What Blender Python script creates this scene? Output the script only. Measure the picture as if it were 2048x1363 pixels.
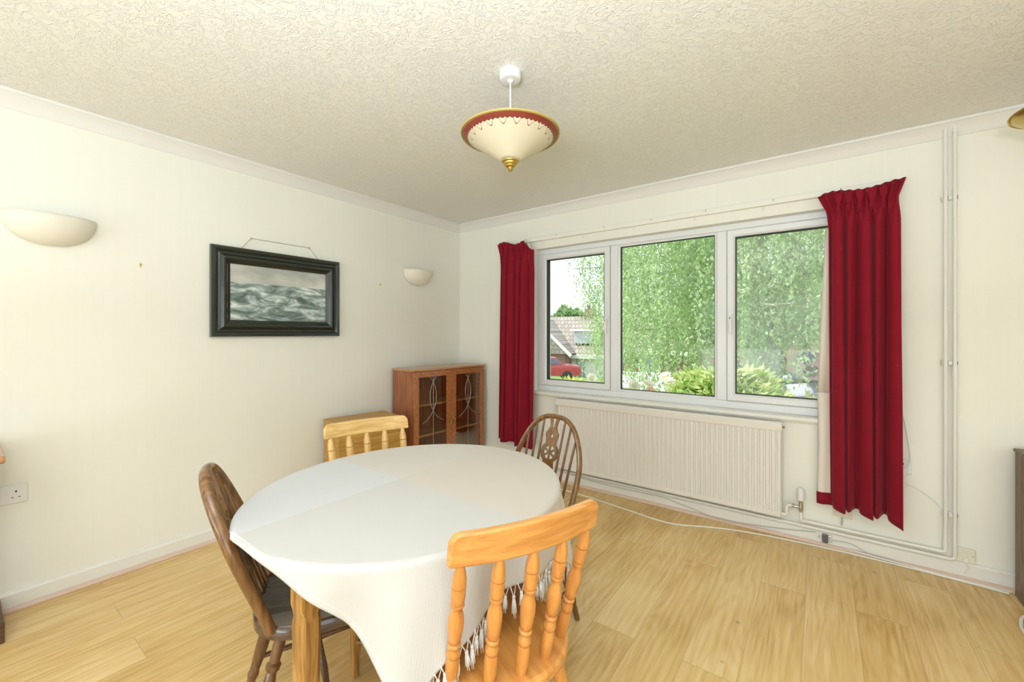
import bpy, bmesh, math, random
import numpy as np
from mathutils import Vector, Matrix
random.seed(7)
R = math.radians
PI = math.pi
for o in list(bpy.data.objects):
    bpy.data.objects.remove(o)
SC = bpy.context.scene
COL = SC.collection

# ------------------------------------------------------------------ camera
CAMX, CAMY, CAMZ = 3.0255, -3.1690, 1.2859
cd = bpy.data.cameras.new('camera')
cam = bpy.data.objects.new('camera', cd)
COL.objects.link(cam)
cam.location = (CAMX, CAMY, CAMZ)
cam.rotation_euler = (R(90), 0, R(36.506))
cd.sensor_width = 36.0
cd.lens = 835.0 / 2048.0 * 36.0
cd.shift_y = -(681.5 - 666.0) / 2048.0
cd.clip_start = 0.05
cd.clip_end = 300
SC.camera = cam

# ------------------------------------------------------------------ world, sun, exposure
SC.view_settings.view_transform = 'Standard'
SC.view_settings.look = 'None'
SC.view_settings.exposure = 0.24
SC.view_settings.gamma = 1.0
SC.view_settings.use_curve_mapping = False
w = bpy.data.worlds.new('sky')
SC.world = w
w.use_nodes = True
nt = w.node_tree
nt.nodes.clear()
tc = nt.nodes.new('ShaderNodeTexCoord')
mp = nt.nodes.new('ShaderNodeMapping')
mp.inputs['Scale'].default_value = (2.2, 2.2, 7.0)
ns = nt.nodes.new('ShaderNodeTexNoise')
ns.inputs['Scale'].default_value = 1.6
ns.inputs['Detail'].default_value = 5
rp = nt.nodes.new('ShaderNodeValToRGB')
rp.color_ramp.elements[0].position = 0.40
rp.color_ramp.elements[0].color = (0.70, 0.80, 0.95, 1)
rp.color_ramp.elements[1].position = 0.58
rp.color_ramp.elements[1].color = (0.93, 0.95, 1.0, 1)
bg = nt.nodes.new('ShaderNodeBackground')
bg.inputs['Strength'].default_value = 1.85
wo = nt.nodes.new('ShaderNodeOutputWorld')
nt.links.new(tc.outputs['Generated'], mp.inputs['Vector'])
nt.links.new(mp.outputs['Vector'], ns.inputs['Vector'])
nt.links.new(ns.outputs['Fac'], rp.inputs['Fac'])
nt.links.new(rp.outputs['Color'], bg.inputs['Color'])
nt.links.new(bg.outputs['Background'], wo.inputs['Surface'])

sd = bpy.data.lights.new('sun', 'SUN')
sd.energy = 4.6
sd.angle = R(8)
sd.color = (1.0, 0.95, 0.86)
sun = bpy.data.objects.new('sun', sd)
COL.objects.link(sun)
sun.rotation_euler = (R(42), 0, R(-62))

def area(name, loc, rot, sx, sy, power, color):
    l = bpy.data.lights.new(name, 'AREA')
    l.shape = 'RECTANGLE'; l.size = sx; l.size_y = sy; l.energy = power; l.color = color
    o = bpy.data.objects.new(name, l)
    COL.objects.link(o); o.location = loc; o.rotation_euler = rot
    return o
# daylight through the wide garden window in the wall behind the camera
area('daylight_garden_window', (2.4, -7.7, 1.45), (R(90), 0, 0), 3.6, 2.0, 30, (0.84, 0.92, 1.0))
# added fill lamp outside that window, tilted up to brighten the ceiling
area('ceiling_fill_lamp', (2.4, -7.6, 0.55), (R(90+35), 0, 0), 3.4, 0.9, 65, (0.84, 0.92, 1.0))
# added fill lamp shining in through the unseen right-hand opening
area('side_fill_lamp', (5.75, -4.9, 1.45), (R(90), 0, R(90)), 2.4, 2.0, 40, (0.84, 0.92, 1.0))
# the photographer's flash, pointed at the ceiling behind the camera
area('bounced_flash', (3.0, -3.75, 1.42), (R(180), 0, R(20)), 0.8, 0.7, 108, (0.83, 0.915, 1.0))

# ------------------------------------------------------------------ material helpers
def newmat(name):
    m = bpy.data.materials.new(name); m.use_nodes = True
    n = m.node_tree; b = n.nodes['Principled BSDF']
    return m, n, b
def N(n, t, **kw):
    x = n.nodes.new(t)
    for k, v in kw.items():
        if k in x.inputs: x.inputs[k].default_value = v
        else: setattr(x, k, v)
    return x
def c4(c): return (c[0], c[1], c[2], 1)
def plain(name, col, rough=0.5, metal=0.0, bump=0.0, bscale=60, var=0.0, vscale=6, sheen=0, coat=0):
    m, n, b = newmat(name)
    b.inputs['Base Color'].default_value = c4(col)
    b.inputs['Roughness'].default_value = rough
    b.inputs['Metallic'].default_value = metal
    if sheen:
        b.inputs['Sheen Weight'].default_value = sheen
        b.inputs['Sheen Roughness'].default_value = 0.4
    if coat: b.inputs['Coat Weight'].default_value = coat
    t = N(n, 'ShaderNodeTexCoord')
    if var:
        s = N(n, 'ShaderNodeTexNoise', Scale=vscale, Detail=4.0)
        r = N(n, 'ShaderNodeMix', data_type='RGBA')
        r.inputs[6].default_value = c4([c * (1 - var) for c in col])
        r.inputs[7].default_value = c4([min(1, c * (1 + var)) for c in col])
        n.links.new(t.outputs['Object'], s.inputs['Vector'])
        n.links.new(s.outputs['Fac'], r.inputs[0])
        n.links.new(r.outputs[2], b.inputs['Base Color'])
    if bump:
        s = N(n, 'ShaderNodeTexNoise', Scale=float(bscale), Detail=3.0)
        u = N(n, 'ShaderNodeBump', Strength=bump, Distance=0.01)
        n.links.new(t.outputs['Object'], s.inputs['Vector'])
        n.links.new(s.outputs['Fac'], u.inputs['Height'])
        n.links.new(u.outputs['Normal'], b.inputs['Normal'])
    return m
def wood(name, dark, light, axis='z', rough=0.35, freq=1.0, knots=0.0, contrast=1.0, coat=0.0):
    m, n, b = newmat(name)
    t = N(n, 'ShaderNodeTexCoord')
    mp = N(n, 'ShaderNodeMapping')
    a, c = 14.0 * freq, 1.1 * freq
    mp.inputs['Scale'].default_value = {'x': (c, a, a), 'y': (a, c, a), 'z': (a, a, c)}[axis]
    n1 = N(n, 'ShaderNodeTexNoise', Scale=0.8, Detail=2.0, Distortion=0.25)
    ml = N(n, 'ShaderNodeMath', operation='MULTIPLY'); ml.inputs[1].default_value = 55.0
    sn = N(n, 'ShaderNodeMath', operation='SINE')
    mr = N(n, 'ShaderNodeMapRange'); mr.inputs[1].default_value = -1; mr.inputs[2].default_value = 1
    n2 = N(n, 'ShaderNodeTexNoise', Scale=6.0, Detail=6.0, Roughness=0.6)
    mx = N(n, 'ShaderNodeMath', operation='MULTIPLY_ADD'); mx.inputs[1].default_value = 0.24 * contrast
    rp = N(n, 'ShaderNodeValToRGB')
    rp.color_ramp.elements[0].position = 0.32; rp.color_ramp.elements[0].color = c4(dark)
    rp.color_ramp.elements[1].position = 0.82; rp.color_ramp.elements[1].color = c4(light)
    L = n.links.new
    L(t.outputs['Object'], mp.inputs['Vector']); L(mp.outputs['Vector'], n1.inputs['Vector']); L(mp.outputs['Vector'], n2.inputs['Vector'])
    L(n1.outputs['Fac'], ml.inputs[0]); L(ml.outputs[0], sn.inputs[0]); L(sn.outputs[0], mr.inputs[0])
    L(mr.outputs[0], mx.inputs[0]); L(n2.outputs['Fac'], mx.inputs[2]); L(mx.outputs[0], rp.inputs['Fac'])
    out = rp.outputs['Color']
    if knots:
        vo = N(n, 'ShaderNodeTexVoronoi', Scale=knots)
        mp2 = N(n, 'ShaderNodeMapping')
        mp2.inputs['Scale'].default_value = {'x': (.5, 1, 1), 'y': (1, .5, 1), 'z': (1, 1, .5)}[axis]
        L(t.outputs['Object'], mp2.inputs['Vector']); L(mp2.outputs['Vector'], vo.inputs['Vector'])
        kr = N(n, 'ShaderNodeValToRGB')
        kr.color_ramp.elements[0].position = 0.05; kr.color_ramp.elements[0].color = (1, 1, 1, 1)
        kr.color_ramp.elements[1].position = 0.12; kr.color_ramp.elements[1].color = (0, 0, 0, 1)
        L(vo.outputs['Distance'], kr.inputs['Fac'])
        mm = N(n, 'ShaderNodeMix', data_type='RGBA')
        L(kr.outputs['Color'], mm.inputs[0]); L(out, mm.inputs[6]); mm.inputs[7].default_value = c4([x * .35 for x in dark])
        out = mm.outputs[2]
    L(out, b.inputs['Base Color'])
    b.inputs['Roughness'].default_value = rough
    b.inputs['Coat Weight'].default_value = coat
    u = N(n, 'ShaderNodeBump', Strength=0.06, Distance=0.005)
    L(n2.outputs['Fac'], u.inputs['Height']); L(u.outputs['Normal'], b.inputs['Normal'])
    return m

# ------------------------------------------------------------------ mesh helpers
class MB:
    def __init__(s): s.v = []; s.f = []
    def box(s, x0, y0, z0, x1, y1, z1):
        b = len(s.v)
        s.v += [(x0,y0,z0),(x1,y0,z0),(x1,y1,z0),(x0,y1,z0),(x0,y0,z1),(x1,y0,z1),(x1,y1,z1),(x0,y1,z1)]
        s.f += [tuple(b+i for i in q) for q in ((3,2,1,0),(4,5,6,7),(0,1,5,4),(1,2,6,5),(2,3,7,6),(3,0,4,7))]
        return s
    def loops(s, rings, closed_ring=True, cap=True, wrap=False):
        b = len(s.v); n = len(rings[0]); k = len(rings)
        for r in rings: s.v += [tuple(p) for p in r]
        m = n if closed_ring else n - 1
        for i in range(k if wrap else k - 1):
            for j in range(m):
                a = b + i*n + j; c = b + i*n + (j+1) % n
                d = b + ((i+1) % k)*n + (j+1) % n; e = b + ((i+1) % k)*n + j
                s.f.append((a, c, d, e))
        if cap and closed_ring and not wrap:
            s.f.append(tuple(b + j for j in reversed(range(n))))
            s.f.append(tuple(b + (k-1)*n + j for j in range(n)))
        return s
    def tube(s, path, rad, seg=8, cap=True, up=None, wrap=False):
        P = [Vector(p) for p in path]; n = len(P); rings = []
        prev = None
        for i, p in enumerate(P):
            if wrap: t = (P[(i+1) % n] - P[i-1]).normalized()
            else: t = (P[min(i+1, n-1)] - P[max(i-1, 0)]).normalized()
            if up is not None: u = Vector(up)
            elif prev is not None: u = prev
            else: u = Vector((0,0,1)) if abs(t.z) < .9 else Vector((1,0,0))
            u = (u - t*u.dot(t)).normalized(); v = t.cross(u); prev = u
            r = rad[i] if isinstance(rad, (list, tuple)) and not isinstance(rad[0], (int, float)) else None
            if r is None:
                rr = rad[i] if isinstance(rad, list) else rad
                if isinstance(rr, tuple): ru, rv = rr
                else: ru = rv = rr
            else: ru, rv = r
            rings.append([p + u*ru*math.cos(2*PI*j/seg) + v*rv*math.sin(2*PI*j/seg) for j in range(seg)])
        s.loops(rings, cap=cap, wrap=wrap); return s
    def lathe(s, A, B, prof, seg=16):
        """prof: (t, r) along A->B"""
        A = Vector(A); B = Vector(B); t = (B-A).normalized()
        u = Vector((1,0,0)) if abs(t.x) < .8 else Vector((0,1,0))
        u = (u - t*u.dot(t)).normalized(); v = t.cross(u)
        rings = [[A + (B-A)*tt + (u*math.cos(2*PI*j/seg) + v*math.sin(2*PI*j/seg))*max(rr, 1e-4) for j in range(seg)] for tt, rr in prof]
        s.loops(rings); return s
    def prism(s, pts, z0, z1, fn=None):
        b = len(s.v); n = len(pts)
        g = fn or (lambda x, y, z: (x, y, z))
        s.v += [g(x, y, z0) for x, y in pts] + [g(x, y, z1) for x, y in pts]
        s.f.append(tuple(b+i for i in reversed(range(n)))); s.f.append(tuple(b+n+i for i in range(n)))
        for i in range(n):
            j = (i+1) % n; s.f.append((b+i, b+j, b+n+j, b+n+i))
        return s
    def sphere(s, c, r, seg=10, sc=(1,1,1), zc=None):
        rings = []
        for i in range(1, seg//2+2):
            pass
        k = max(4, seg//2)
        for i in range(k+1):
            a = -PI/2 + PI*i/k
            rings.append([(c[0]+sc[0]*r*max(math.cos(a),.02)*math.cos(2*PI*j/seg), c[1]+sc[1]*r*max(math.cos(a),.02)*math.sin(2*PI*j/seg), c[2]+sc[2]*r*math.sin(a)) for j in range(seg)])
        s.loops(rings); return s
    def mesh(s, name, smooth=True):
        me = bpy.data.meshes.new(name); me.from_pydata([tuple(p) for p in s.v], [], s.f)
        bm = bmesh.new(); bm.from_mesh(me); bmesh.ops.recalc_face_normals(bm, faces=bm.faces); bm.to_mesh(me); bm.free()
        if smooth: me.shade_smooth() if hasattr(me, 'shade_smooth') else [setattr(p, 'use_smooth', True) for p in me.polygons]
        return me
def tag(o, label=None, cat=None, group=None, kind=None):
    if label: o['label'] = label
    if cat: o['category'] = cat
    if group: o['group'] = group
    if kind: o['kind'] = kind
    return o
def put(name, mb, mat, parent=None, bevel=0, smooth=True, label=None, seg=2, sharp=35):
    me = mb if isinstance(mb, bpy.types.Mesh) else mb.mesh(name, smooth)
    me.materials.append(mat) if not me.materials else None
    o = bpy.data.objects.new(name, me); COL.objects.link(o)
    if parent: o.parent = parent
    if smooth:
        try: me.set_sharp_from_angle(angle=R(sharp))
        except Exception: pass
    if bevel:
        b = o.modifiers.new('bevel', 'BEVEL'); b.width = bevel; b.segments = seg; b.limit_method = 'ANGLE'; b.angle_limit = R(40)
        b.harden_normals = False
    if label: o['label'] = label
    return o
def thing(name, label, cat, loc=(0,0,0), rz=0.0, group=None):
    o = bpy.data.objects.new(name, None); COL.objects.link(o)
    o.location = loc; o.rotation_euler = (0, 0, rz); o.empty_display_size = .1
    return tag(o, label, cat, group)
def struct(name, mb, mat, **k):
    o = put(name, mb, mat, **k); o['kind'] = 'structure'; return o
def copy_tree(o, parent=None, kids=None):
    c = o.copy(); COL.objects.link(c); c.parent = parent
    for ch in list(o.children): copy_tree(ch, c)
    return c
def fill2d(outlines, thick, name, fn):
    """outline + holes -> extruded mesh, then mapped by fn(u, v, w)"""
    cu = bpy.data.curves.new(name, 'CURVE'); cu.dimensions = '2D'; cu.fill_mode = 'BOTH'; cu.extrude = thick/2
    for ol in outlines:
        sp = cu.splines.new('POLY'); sp.points.add(len(ol)-1); sp.use_cyclic_u = True
        for p, q in zip(sp.points, ol): p.co = (q[0], q[1], 0, 1)
    ob = bpy.data.objects.new(name, cu); COL.objects.link(ob)
    dg = bpy.context.evaluated_depsgraph_get(); dg.update()
    me = bpy.data.meshes.new_from_object(ob.evaluated_get(dg))
    bpy.data.objects.remove(ob)
    bm = bmesh.new(); bm.from_mesh(me); bmesh.ops.remove_doubles(bm, verts=bm.verts, dist=1e-5); bmesh.ops.recalc_face_normals(bm, faces=bm.faces); bm.to_mesh(me); bm.free()
    for v in me.vertices: v.co = fn(*v.co)
    me.name = name
    return me

# ------------------------------------------------------------------ materials
M = {}
def mat_wall():
    m, n, b = newmat('cream_wallpaper'); L = n.links.new
    t = N(n, 'ShaderNodeTexCoord'); ge = N(n, 'ShaderNodeNewGeometry')
    mp = N(n, 'ShaderNodeMapping'); mp.inputs['Scale'].default_value = (26, 26, 0.15)
    s = N(n, 'ShaderNodeTexNoise', Scale=1.0, Detail=4.0, Roughness=0.7)
    s2 = N(n, 'ShaderNodeTexNoise', Scale=0.9, Detail=2.0)
    r = N(n, 'ShaderNodeMix', data_type='RGBA')
    r.inputs[6].default_value = c4((0.84, 0.825, 0.74)); r.inputs[7].default_value = c4((0.895, 0.885, 0.805))
    L(t.outputs['Object'], mp.inputs['Vector']); L(mp.outputs['Vector'], s.inputs['Vector']); L(t.outputs['Object'], s2.inputs['Vector'])
    a = N(n, 'ShaderNodeMath', operation='MULTIPLY_ADD'); a.inputs[1].default_value = 0.35
    L(s.outputs['Fac'], a.inputs[0]); L(s2.outputs['Fac'], a.inputs[2])
    a2 = N(n, 'ShaderNodeMapRange'); a2.inputs[1].default_value = .45; a2.inputs[2].default_value = .9
    L(a.outputs[0], a2.inputs[0]); L(a2.outputs[0], r.inputs[0]); L(r.outputs[2], b.inputs['Base Color'])
    b.inputs['Roughness'].default_value = 0.55
    u = N(n, 'ShaderNodeBump', Strength=0.12, Distance=0.003)
    L(s.outputs['Fac'], u.inputs['Height']); L(u.outputs['Normal'], b.inputs['Normal'])
    return m
def mat_ceiling():
    m, n, b = newmat('textured_plaster'); L = n.links.new
    t = N(n, 'ShaderNodeTexCoord')
    s = N(n, 'ShaderNodeTexNoise', Scale=26.0, Detail=3.0, Roughness=0.6, Distortion=1.3)
    L(t.outputs['Object'], s.inputs['Vector'])
    d1 = N(n, 'ShaderNodeMath', operation='SUBTRACT'); d1.inputs[1].default_value = 0.5; L(s.outputs['Fac'], d1.inputs[0])
    d2 = N(n, 'ShaderNodeMath', operation='ABSOLUTE'); L(d1.outputs[0], d2.inputs[0])
    r = N(n, 'ShaderNodeMapRange', interpolation_type='SMOOTHSTEP'); r.inputs[1].default_value = 0.0; r.inputs[2].default_value = 0.055; r.inputs[3].default_value = 1.0; r.inputs[4].default_value = 0.0
    L(d2.outputs[0], r.inputs[0])
    b.inputs['Base Color'].default_value = c4((0.85, 0.835, 0.78))
    b.inputs['Roughness'].default_value = 0.42
    u = N(n, 'ShaderNodeBump', Strength=0.5, Distance=0.005)
    L(r.outputs[0], u.inputs['Height']); L(u.outputs['Normal'], b.inputs['Normal'])
    return m
def mat_floor():
    m, n, b = newmat('oak_laminate'); L = n.links.new
    t = N(n, 'ShaderNodeTexCoord'); sx = N(n, 'ShaderNodeSeparateXYZ'); cx = N(n, 'ShaderNodeCombineXYZ')
    L(t.outputs['Object'], sx.inputs[0])
    ax = N(n, 'ShaderNodeMath', operation='SUBTRACT'); ax.inputs[1].default_value = 0.115 - 0.19*20
    ay = N(n, 'ShaderNodeMath', operation='ADD'); ay.inputs[1].default_value = 12.7
    L(sx.outputs[0], ax.inputs[0]); L(sx.outputs[1], ay.inputs[0])
    L(ay.outputs[0], cx.inputs[0]); L(ax.outputs[0], cx.inputs[1])
    br = N(n, 'ShaderNodeTexBrick')
    br.offset = 0.37; br.offset_frequency = 2
    for k, v in {'Scale': 1.0, 'Mortar Size': 0.0012, 'Mortar Smooth': 0.1, 'Bias': 0.0, 'Brick Width': 1.25, 'Row Height': 0.19}.items(): br.inputs[k].default_value = v
    br.inputs['Color1'].default_value = (0, 0, 0, 1); br.inputs['Color2'].default_value = (1, 1, 1, 1); br.inputs['Mortar'].default_value = (.5, .5, .5, 1)
    L(cx.outputs[0], br.inputs['Vector'])
    sv = N(n, 'ShaderNodeVectorMath', operation='SCALE'); sv.inputs['Scale'].default_value = 37.0
    L(br.outputs['Color'], sv.inputs[0])
    ad = N(n, 'ShaderNodeVectorMath', operation='ADD'); L(t.outputs['Object'], ad.inputs[0]); L(sv.outputs[0], ad.inputs[1])
    m1 = N(n, 'ShaderNodeMapping'); m1.inputs['Scale'].default_value = (6.5, 0.9, 1.0)
    L(ad.outputs[0], m1.inputs['Vector'])
    n1 = N(n, 'ShaderNodeTexNoise', Scale=1.0, Detail=1.5, Distortion=0.3); L(m1.outputs['Vector'], n1.inputs['Vector'])
    ml = N(n, 'ShaderNodeMath', operation='MULTIPLY'); ml.inputs[1].default_value = 95.0
    sn = N(n, 'ShaderNodeMath', operation='SINE'); L(n1.outputs['Fac'], ml.inputs[0]); L(ml.outputs[0], sn.inputs[0])
    m2 = N(n, 'ShaderNodeMapping'); m2.inputs['Scale'].default_value = (60, 3.0, 1.0); L(ad.outputs[0], m2.inputs['Vector'])
    n2 = N(n, 'ShaderNodeTexNoise', Scale=1.0, Detail=5.0, Roughness=0.6); L(m2.outputs['Vector'], n2.inputs['Vector'])
    n3 = N(n, 'ShaderNodeTexNoise', Scale=2.2, Detail=2.0); L(ad.outputs[0], n3.inputs['Vector'])
    a = N(n, 'ShaderNodeMath', operation='MULTIPLY_ADD'); a.inputs[1].default_value = 0.045; n2s = N(n, 'ShaderNodeMath', operation='MULTIPLY'); n2s.inputs[1].default_value = 0.80; L(n2.outputs['Fac'], n2s.inputs[0]); L(sn.outputs[0], a.inputs[0]); L(n2s.outputs[0], a.inputs[2])
    a2 = N(n, 'ShaderNodeMath', operation='MULTIPLY_ADD'); a2.inputs[1].default_value = 0.45; L(n3.outputs['Fac'], a2.inputs[0]); L(a.outputs[0], a2.inputs[2])
    sc = N(n, 'ShaderNodeSeparateColor'); L(br.outputs['Color'], sc.inputs[0])
    a3 = N(n, 'ShaderNodeMath', operation='MULTIPLY_ADD'); a3.inputs[1].default_value = 0.16; L(sc.outputs[0], a3.inputs[0]); L(a2.outputs[0], a3.inputs[2])
    rp = N(n, 'ShaderNodeValToRGB')
    e = rp.color_ramp.elements
    e[0].position = 0.36; e[0].color = c4((0.48, 0.27, 0.07)); e[1].position = 0.93; e[1].color = c4((0.82, 0.61, 0.30))
    k = e.new(0.63); k.color = c4((0.68, 0.45, 0.165))
    L(a3.outputs[0], rp.inputs['Fac'])
    vo = N(n, 'ShaderNodeTexVoronoi', Scale=3.4); L(ad.outputs[0], vo.inputs['Vector'])
    kr = N(n, 'ShaderNodeMapRange'); kr.inputs[1].default_value = 0.015; kr.inputs[2].default_value = 0.05; kr.inputs[3].default_value = .5; kr.inputs[4].default_value = 0
    L(vo.outputs['Distance'], kr.inputs[0])
    mk = N(n, 'ShaderNodeMix', data_type='RGBA'); L(kr.outputs[0], mk.inputs[0]); L(rp.outputs['Color'], mk.inputs[6]); mk.inputs[7].default_value = c4((0.17, 0.09, 0.04))
    mo = N(n, 'ShaderNodeMix', data_type='RGBA'); L(br.outputs['Fac'], mo.inputs[0]); L(mk.outputs[2], mo.inputs[6]); mo.inputs[7].default_value = c4((0.50, 0.34, 0.15))
    L(mo.outputs[2], b.inputs['Base Color'])
    b.inputs['Roughness'].default_value = 0.33
    u = N(n, 'ShaderNodeBump', Strength=0.05, Distance=0.003); L(n2.outputs['Fac'], u.inputs['Height']); L(u.outputs['Normal'], b.inputs['Normal'])
    return m
def mat_glass(name, haze=0.0, tint=(1,1,1)):
    m = bpy.data.materials.new(name); m.use_nodes = True; n = m.node_tree; n.nodes.clear(); L = n.links.new
    tr = N(n, 'ShaderNodeBsdfTransparent'); tr.inputs[0].default_value = c4(tint)
    gl = N(n, 'ShaderNodeBsdfGlossy', Roughness=0.02)
    fr = N(n, 'ShaderNodeFresnel', IOR=1.45)
    mr = N(n, 'ShaderNodeMath', operation='MULTIPLY'); mr.inputs[1].default_value = 0.3
    mx = N(n, 'ShaderNodeMixShader'); L(fr.outputs[0], mr.inputs[0]); L(mr.outputs[0], mx.inputs[0]); L(tr.outputs[0], mx.inputs[1]); L(gl.outputs[0], mx.inputs[2])
    out = mx.outputs[0]
    if haze:
        df = N(n, 'ShaderNodeBsdfTranslucent'); df.inputs[0].default_value = (1, 1, 1, 1)
        t = N(n, 'ShaderNodeTexCoord'); s = N(n, 'ShaderNodeTexNoise', Scale=3.0, Detail=3.0); L(t.outputs['Object'], s.inputs['Vector'])
        q = N(n, 'ShaderNodeMapRange'); q.inputs[1].default_value = .35; q.inputs[2].default_value = .65; q.inputs[3].default_value = haze*.7; q.inputs[4].default_value = haze
        L(s.outputs['Fac'], q.inputs[0])
        m2 = N(n, 'ShaderNodeMixShader'); L(q.outputs[0], m2.inputs[0]); L(out, m2.inputs[1]); L(df.outputs[0], m2.inputs[2]); out = m2.outputs[0]
    o = N(n, 'ShaderNodeOutputMaterial'); L(out, o.inputs[0])
    return m
def mat_leaf(name, c1, c2, scale=8.0, trans=0.5):
    m, n, b = newmat(name); L = n.links.new
    t = N(n, 'ShaderNodeTexCoord'); s = N(n, 'ShaderNodeTexNoise', Scale=scale, Detail=3.0)
    r = N(n, 'ShaderNodeMix', data_type='RGBA'); r.inputs[6].default_value = c4(c1); r.inputs[7].default_value = c4(c2)
    q = N(n, 'ShaderNodeMapRange'); q.inputs[1].default_value = .35; q.inputs[2].default_value = .65
    L(t.outputs['Object'], s.inputs['Vector']); L(s.outputs['Fac'], q.inputs[0]); L(q.outputs[0], r.inputs[0]); L(r.outputs[2], b.inputs['Base Color'])
    b.inputs['Roughness'].default_value = 0.6
    tl = N(n, 'ShaderNodeBsdfTranslucent'); L(r.outputs[2], tl.inputs[0])
    mx = N(n, 'ShaderNodeMixShader'); mx.inputs[0].default_value = trans
    o = n.nodes['Material Output']; L(b.outputs[0], mx.inputs[1]); L(tl.outputs[0], mx.inputs[2]); L(mx.outputs[0], o.inputs[0])
    return m
def mat_brick(name, c1, c2, mortar, bw=0.22, rh=0.075, axes='xz', ms=.01):
    m, n, b = newmat(name); L = n.links.new
    t = N(n, 'ShaderNodeTexCoord'); sx = N(n, 'ShaderNodeSeparateXYZ'); cx = N(n, 'ShaderNodeCombineXYZ')
    L(t.outputs['Object'], sx.inputs[0]); L(sx.outputs['xyz'.index(axes[0])], cx.inputs[0]); L(sx.outputs['xyz'.index(axes[1])], cx.inputs[1])
    br = N(n, 'ShaderNodeTexBrick')
    for k, v in {'Scale': 1.0, 'Mortar Size': ms, 'Brick Width': bw, 'Row Height': rh}.items(): br.inputs[k].default_value = v
    br.inputs['Color1'].default_value = c4(c1); br.inputs['Color2'].default_value = c4(c2); br.inputs['Mortar'].default_value = c4(mortar)
    L(cx.outputs[0], br.inputs['Vector']); L(br.outputs['Color'], b.inputs['Base Color']); b.inputs['Roughness'].default_value = .8
    return m
def mat_painting():
    m, n, b = newmat('seascape_print'); L = n.links.new
    t = N(n, 'ShaderNodeTexCoord'); s = N(n, 'ShaderNodeSeparateXYZ'); L(t.outputs['Object'], s.inputs[0])
    # local y across, z up
    mp = N(n, 'ShaderNodeMapping'); mp.inputs['Scale'].default_value = (1, 7.5, 21)
    L(t.outputs['Object'], mp.inputs['Vector'])
    n1 = N(n, 'ShaderNodeTexNoise', Scale=1.0, Detail=5.0, Roughness=0.62, Distortion=0.9); L(mp.outputs['Vector'], n1.inputs['Vector'])
    rs = N(n, 'ShaderNodeValToRGB'); e = rs.color_ramp.elements
    e[0].position = .36; e[0].color = c4((.09, .13, .12)); e[1].position = .66; e[1].color = c4((.80, .86, .84))
    k = e.new(.49); k.color = c4((.24, .32, .30)); k = e.new(.56); k.color = c4((.46, .54, .52))
    L(n1.outputs['Fac'], rs.inputs['Fac'])
    mp2 = N(n, 'ShaderNodeMapping'); mp2.inputs['Scale'].default_value = (1, 4, 9); L(t.outputs['Object'], mp2.inputs['Vector'])
    n2 = N(n, 'ShaderNodeTexNoise', Scale=1.0, Detail=4.0); L(mp2.outputs['Vector'], n2.inputs['Vector'])
    rk = N(n, 'ShaderNodeValToRGB'); e = rk.color_ramp.elements
    e[0].position = .35; e[0].color = c4((.42, .43, .40)); e[1].position = .65; e[1].color = c4((.70, .70, .66))
    L(n2.outputs['Fac'], rk.inputs['Fac'])
    g = N(n, 'ShaderNodeMapRange'); g.inputs[1].default_value = .062; g.inputs[2].default_value = .068; L(s.outputs[2], g.inputs[0])
    mx = N(n, 'ShaderNodeMix', data_type='RGBA'); L(g.outputs[0], mx.inputs[0]); L(rs.outputs['Color'], mx.inputs[6]); L(rk.outputs['Color'], mx.inputs[7])
    L(mx.outputs[2], b.inputs['Base Color']); b.inputs['Roughness'].default_value = .6
    b.inputs['Coat Weight'].default_value = .6; b.inputs['Coat Roughness'].default_value = .05
    return m
def mat_cloth():
    m, n, b = newmat('woven_tablecloth'); L = n.links.new
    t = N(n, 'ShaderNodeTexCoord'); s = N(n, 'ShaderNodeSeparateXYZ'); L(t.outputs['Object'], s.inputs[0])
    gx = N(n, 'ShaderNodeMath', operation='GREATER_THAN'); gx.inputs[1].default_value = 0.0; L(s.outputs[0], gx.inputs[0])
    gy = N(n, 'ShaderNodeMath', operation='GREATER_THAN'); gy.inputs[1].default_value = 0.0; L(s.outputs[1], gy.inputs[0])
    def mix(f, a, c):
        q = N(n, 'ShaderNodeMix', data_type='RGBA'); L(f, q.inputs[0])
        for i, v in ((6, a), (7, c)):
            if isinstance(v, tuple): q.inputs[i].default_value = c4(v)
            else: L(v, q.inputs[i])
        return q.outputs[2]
    lo = mix(gx.outputs[0], (.58, .585, .60), (.56, .55, .53))   # near side: left, right; fold sheen put into the quadrant colours
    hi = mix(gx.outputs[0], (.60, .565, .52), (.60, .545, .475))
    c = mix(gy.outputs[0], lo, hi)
    w1 = N(n, 'ShaderNodeTexWave', Scale=90.0, bands_direction='X'); w2 = N(n, 'ShaderNodeTexWave', Scale=90.0, bands_direction='Y')
    L(t.outputs['Object'], w1.inputs['Vector']); L(t.outputs['Object'], w2.inputs['Vector'])
    nn = N(n, 'ShaderNodeTexNoise', Scale=240.0, Detail=3.0); L(t.outputs['Object'], nn.inputs['Vector'])
    a = N(n, 'ShaderNodeMath', operation='ADD'); L(w1.outputs['Fac'], a.inputs[0]); L(nn.outputs['Fac'], a.inputs[1])
    L(c, b.inputs['Base Color']); b.inputs['Roughness'].default_value = .85; b.inputs['Sheen Weight'].default_value = .2
    u = N(n, 'ShaderNodeBump', Strength=0.12, Distance=0.002); L(a.outputs[0], u.inputs['Height']); L(u.outputs['Normal'], b.inputs['Normal'])
    return m
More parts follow.
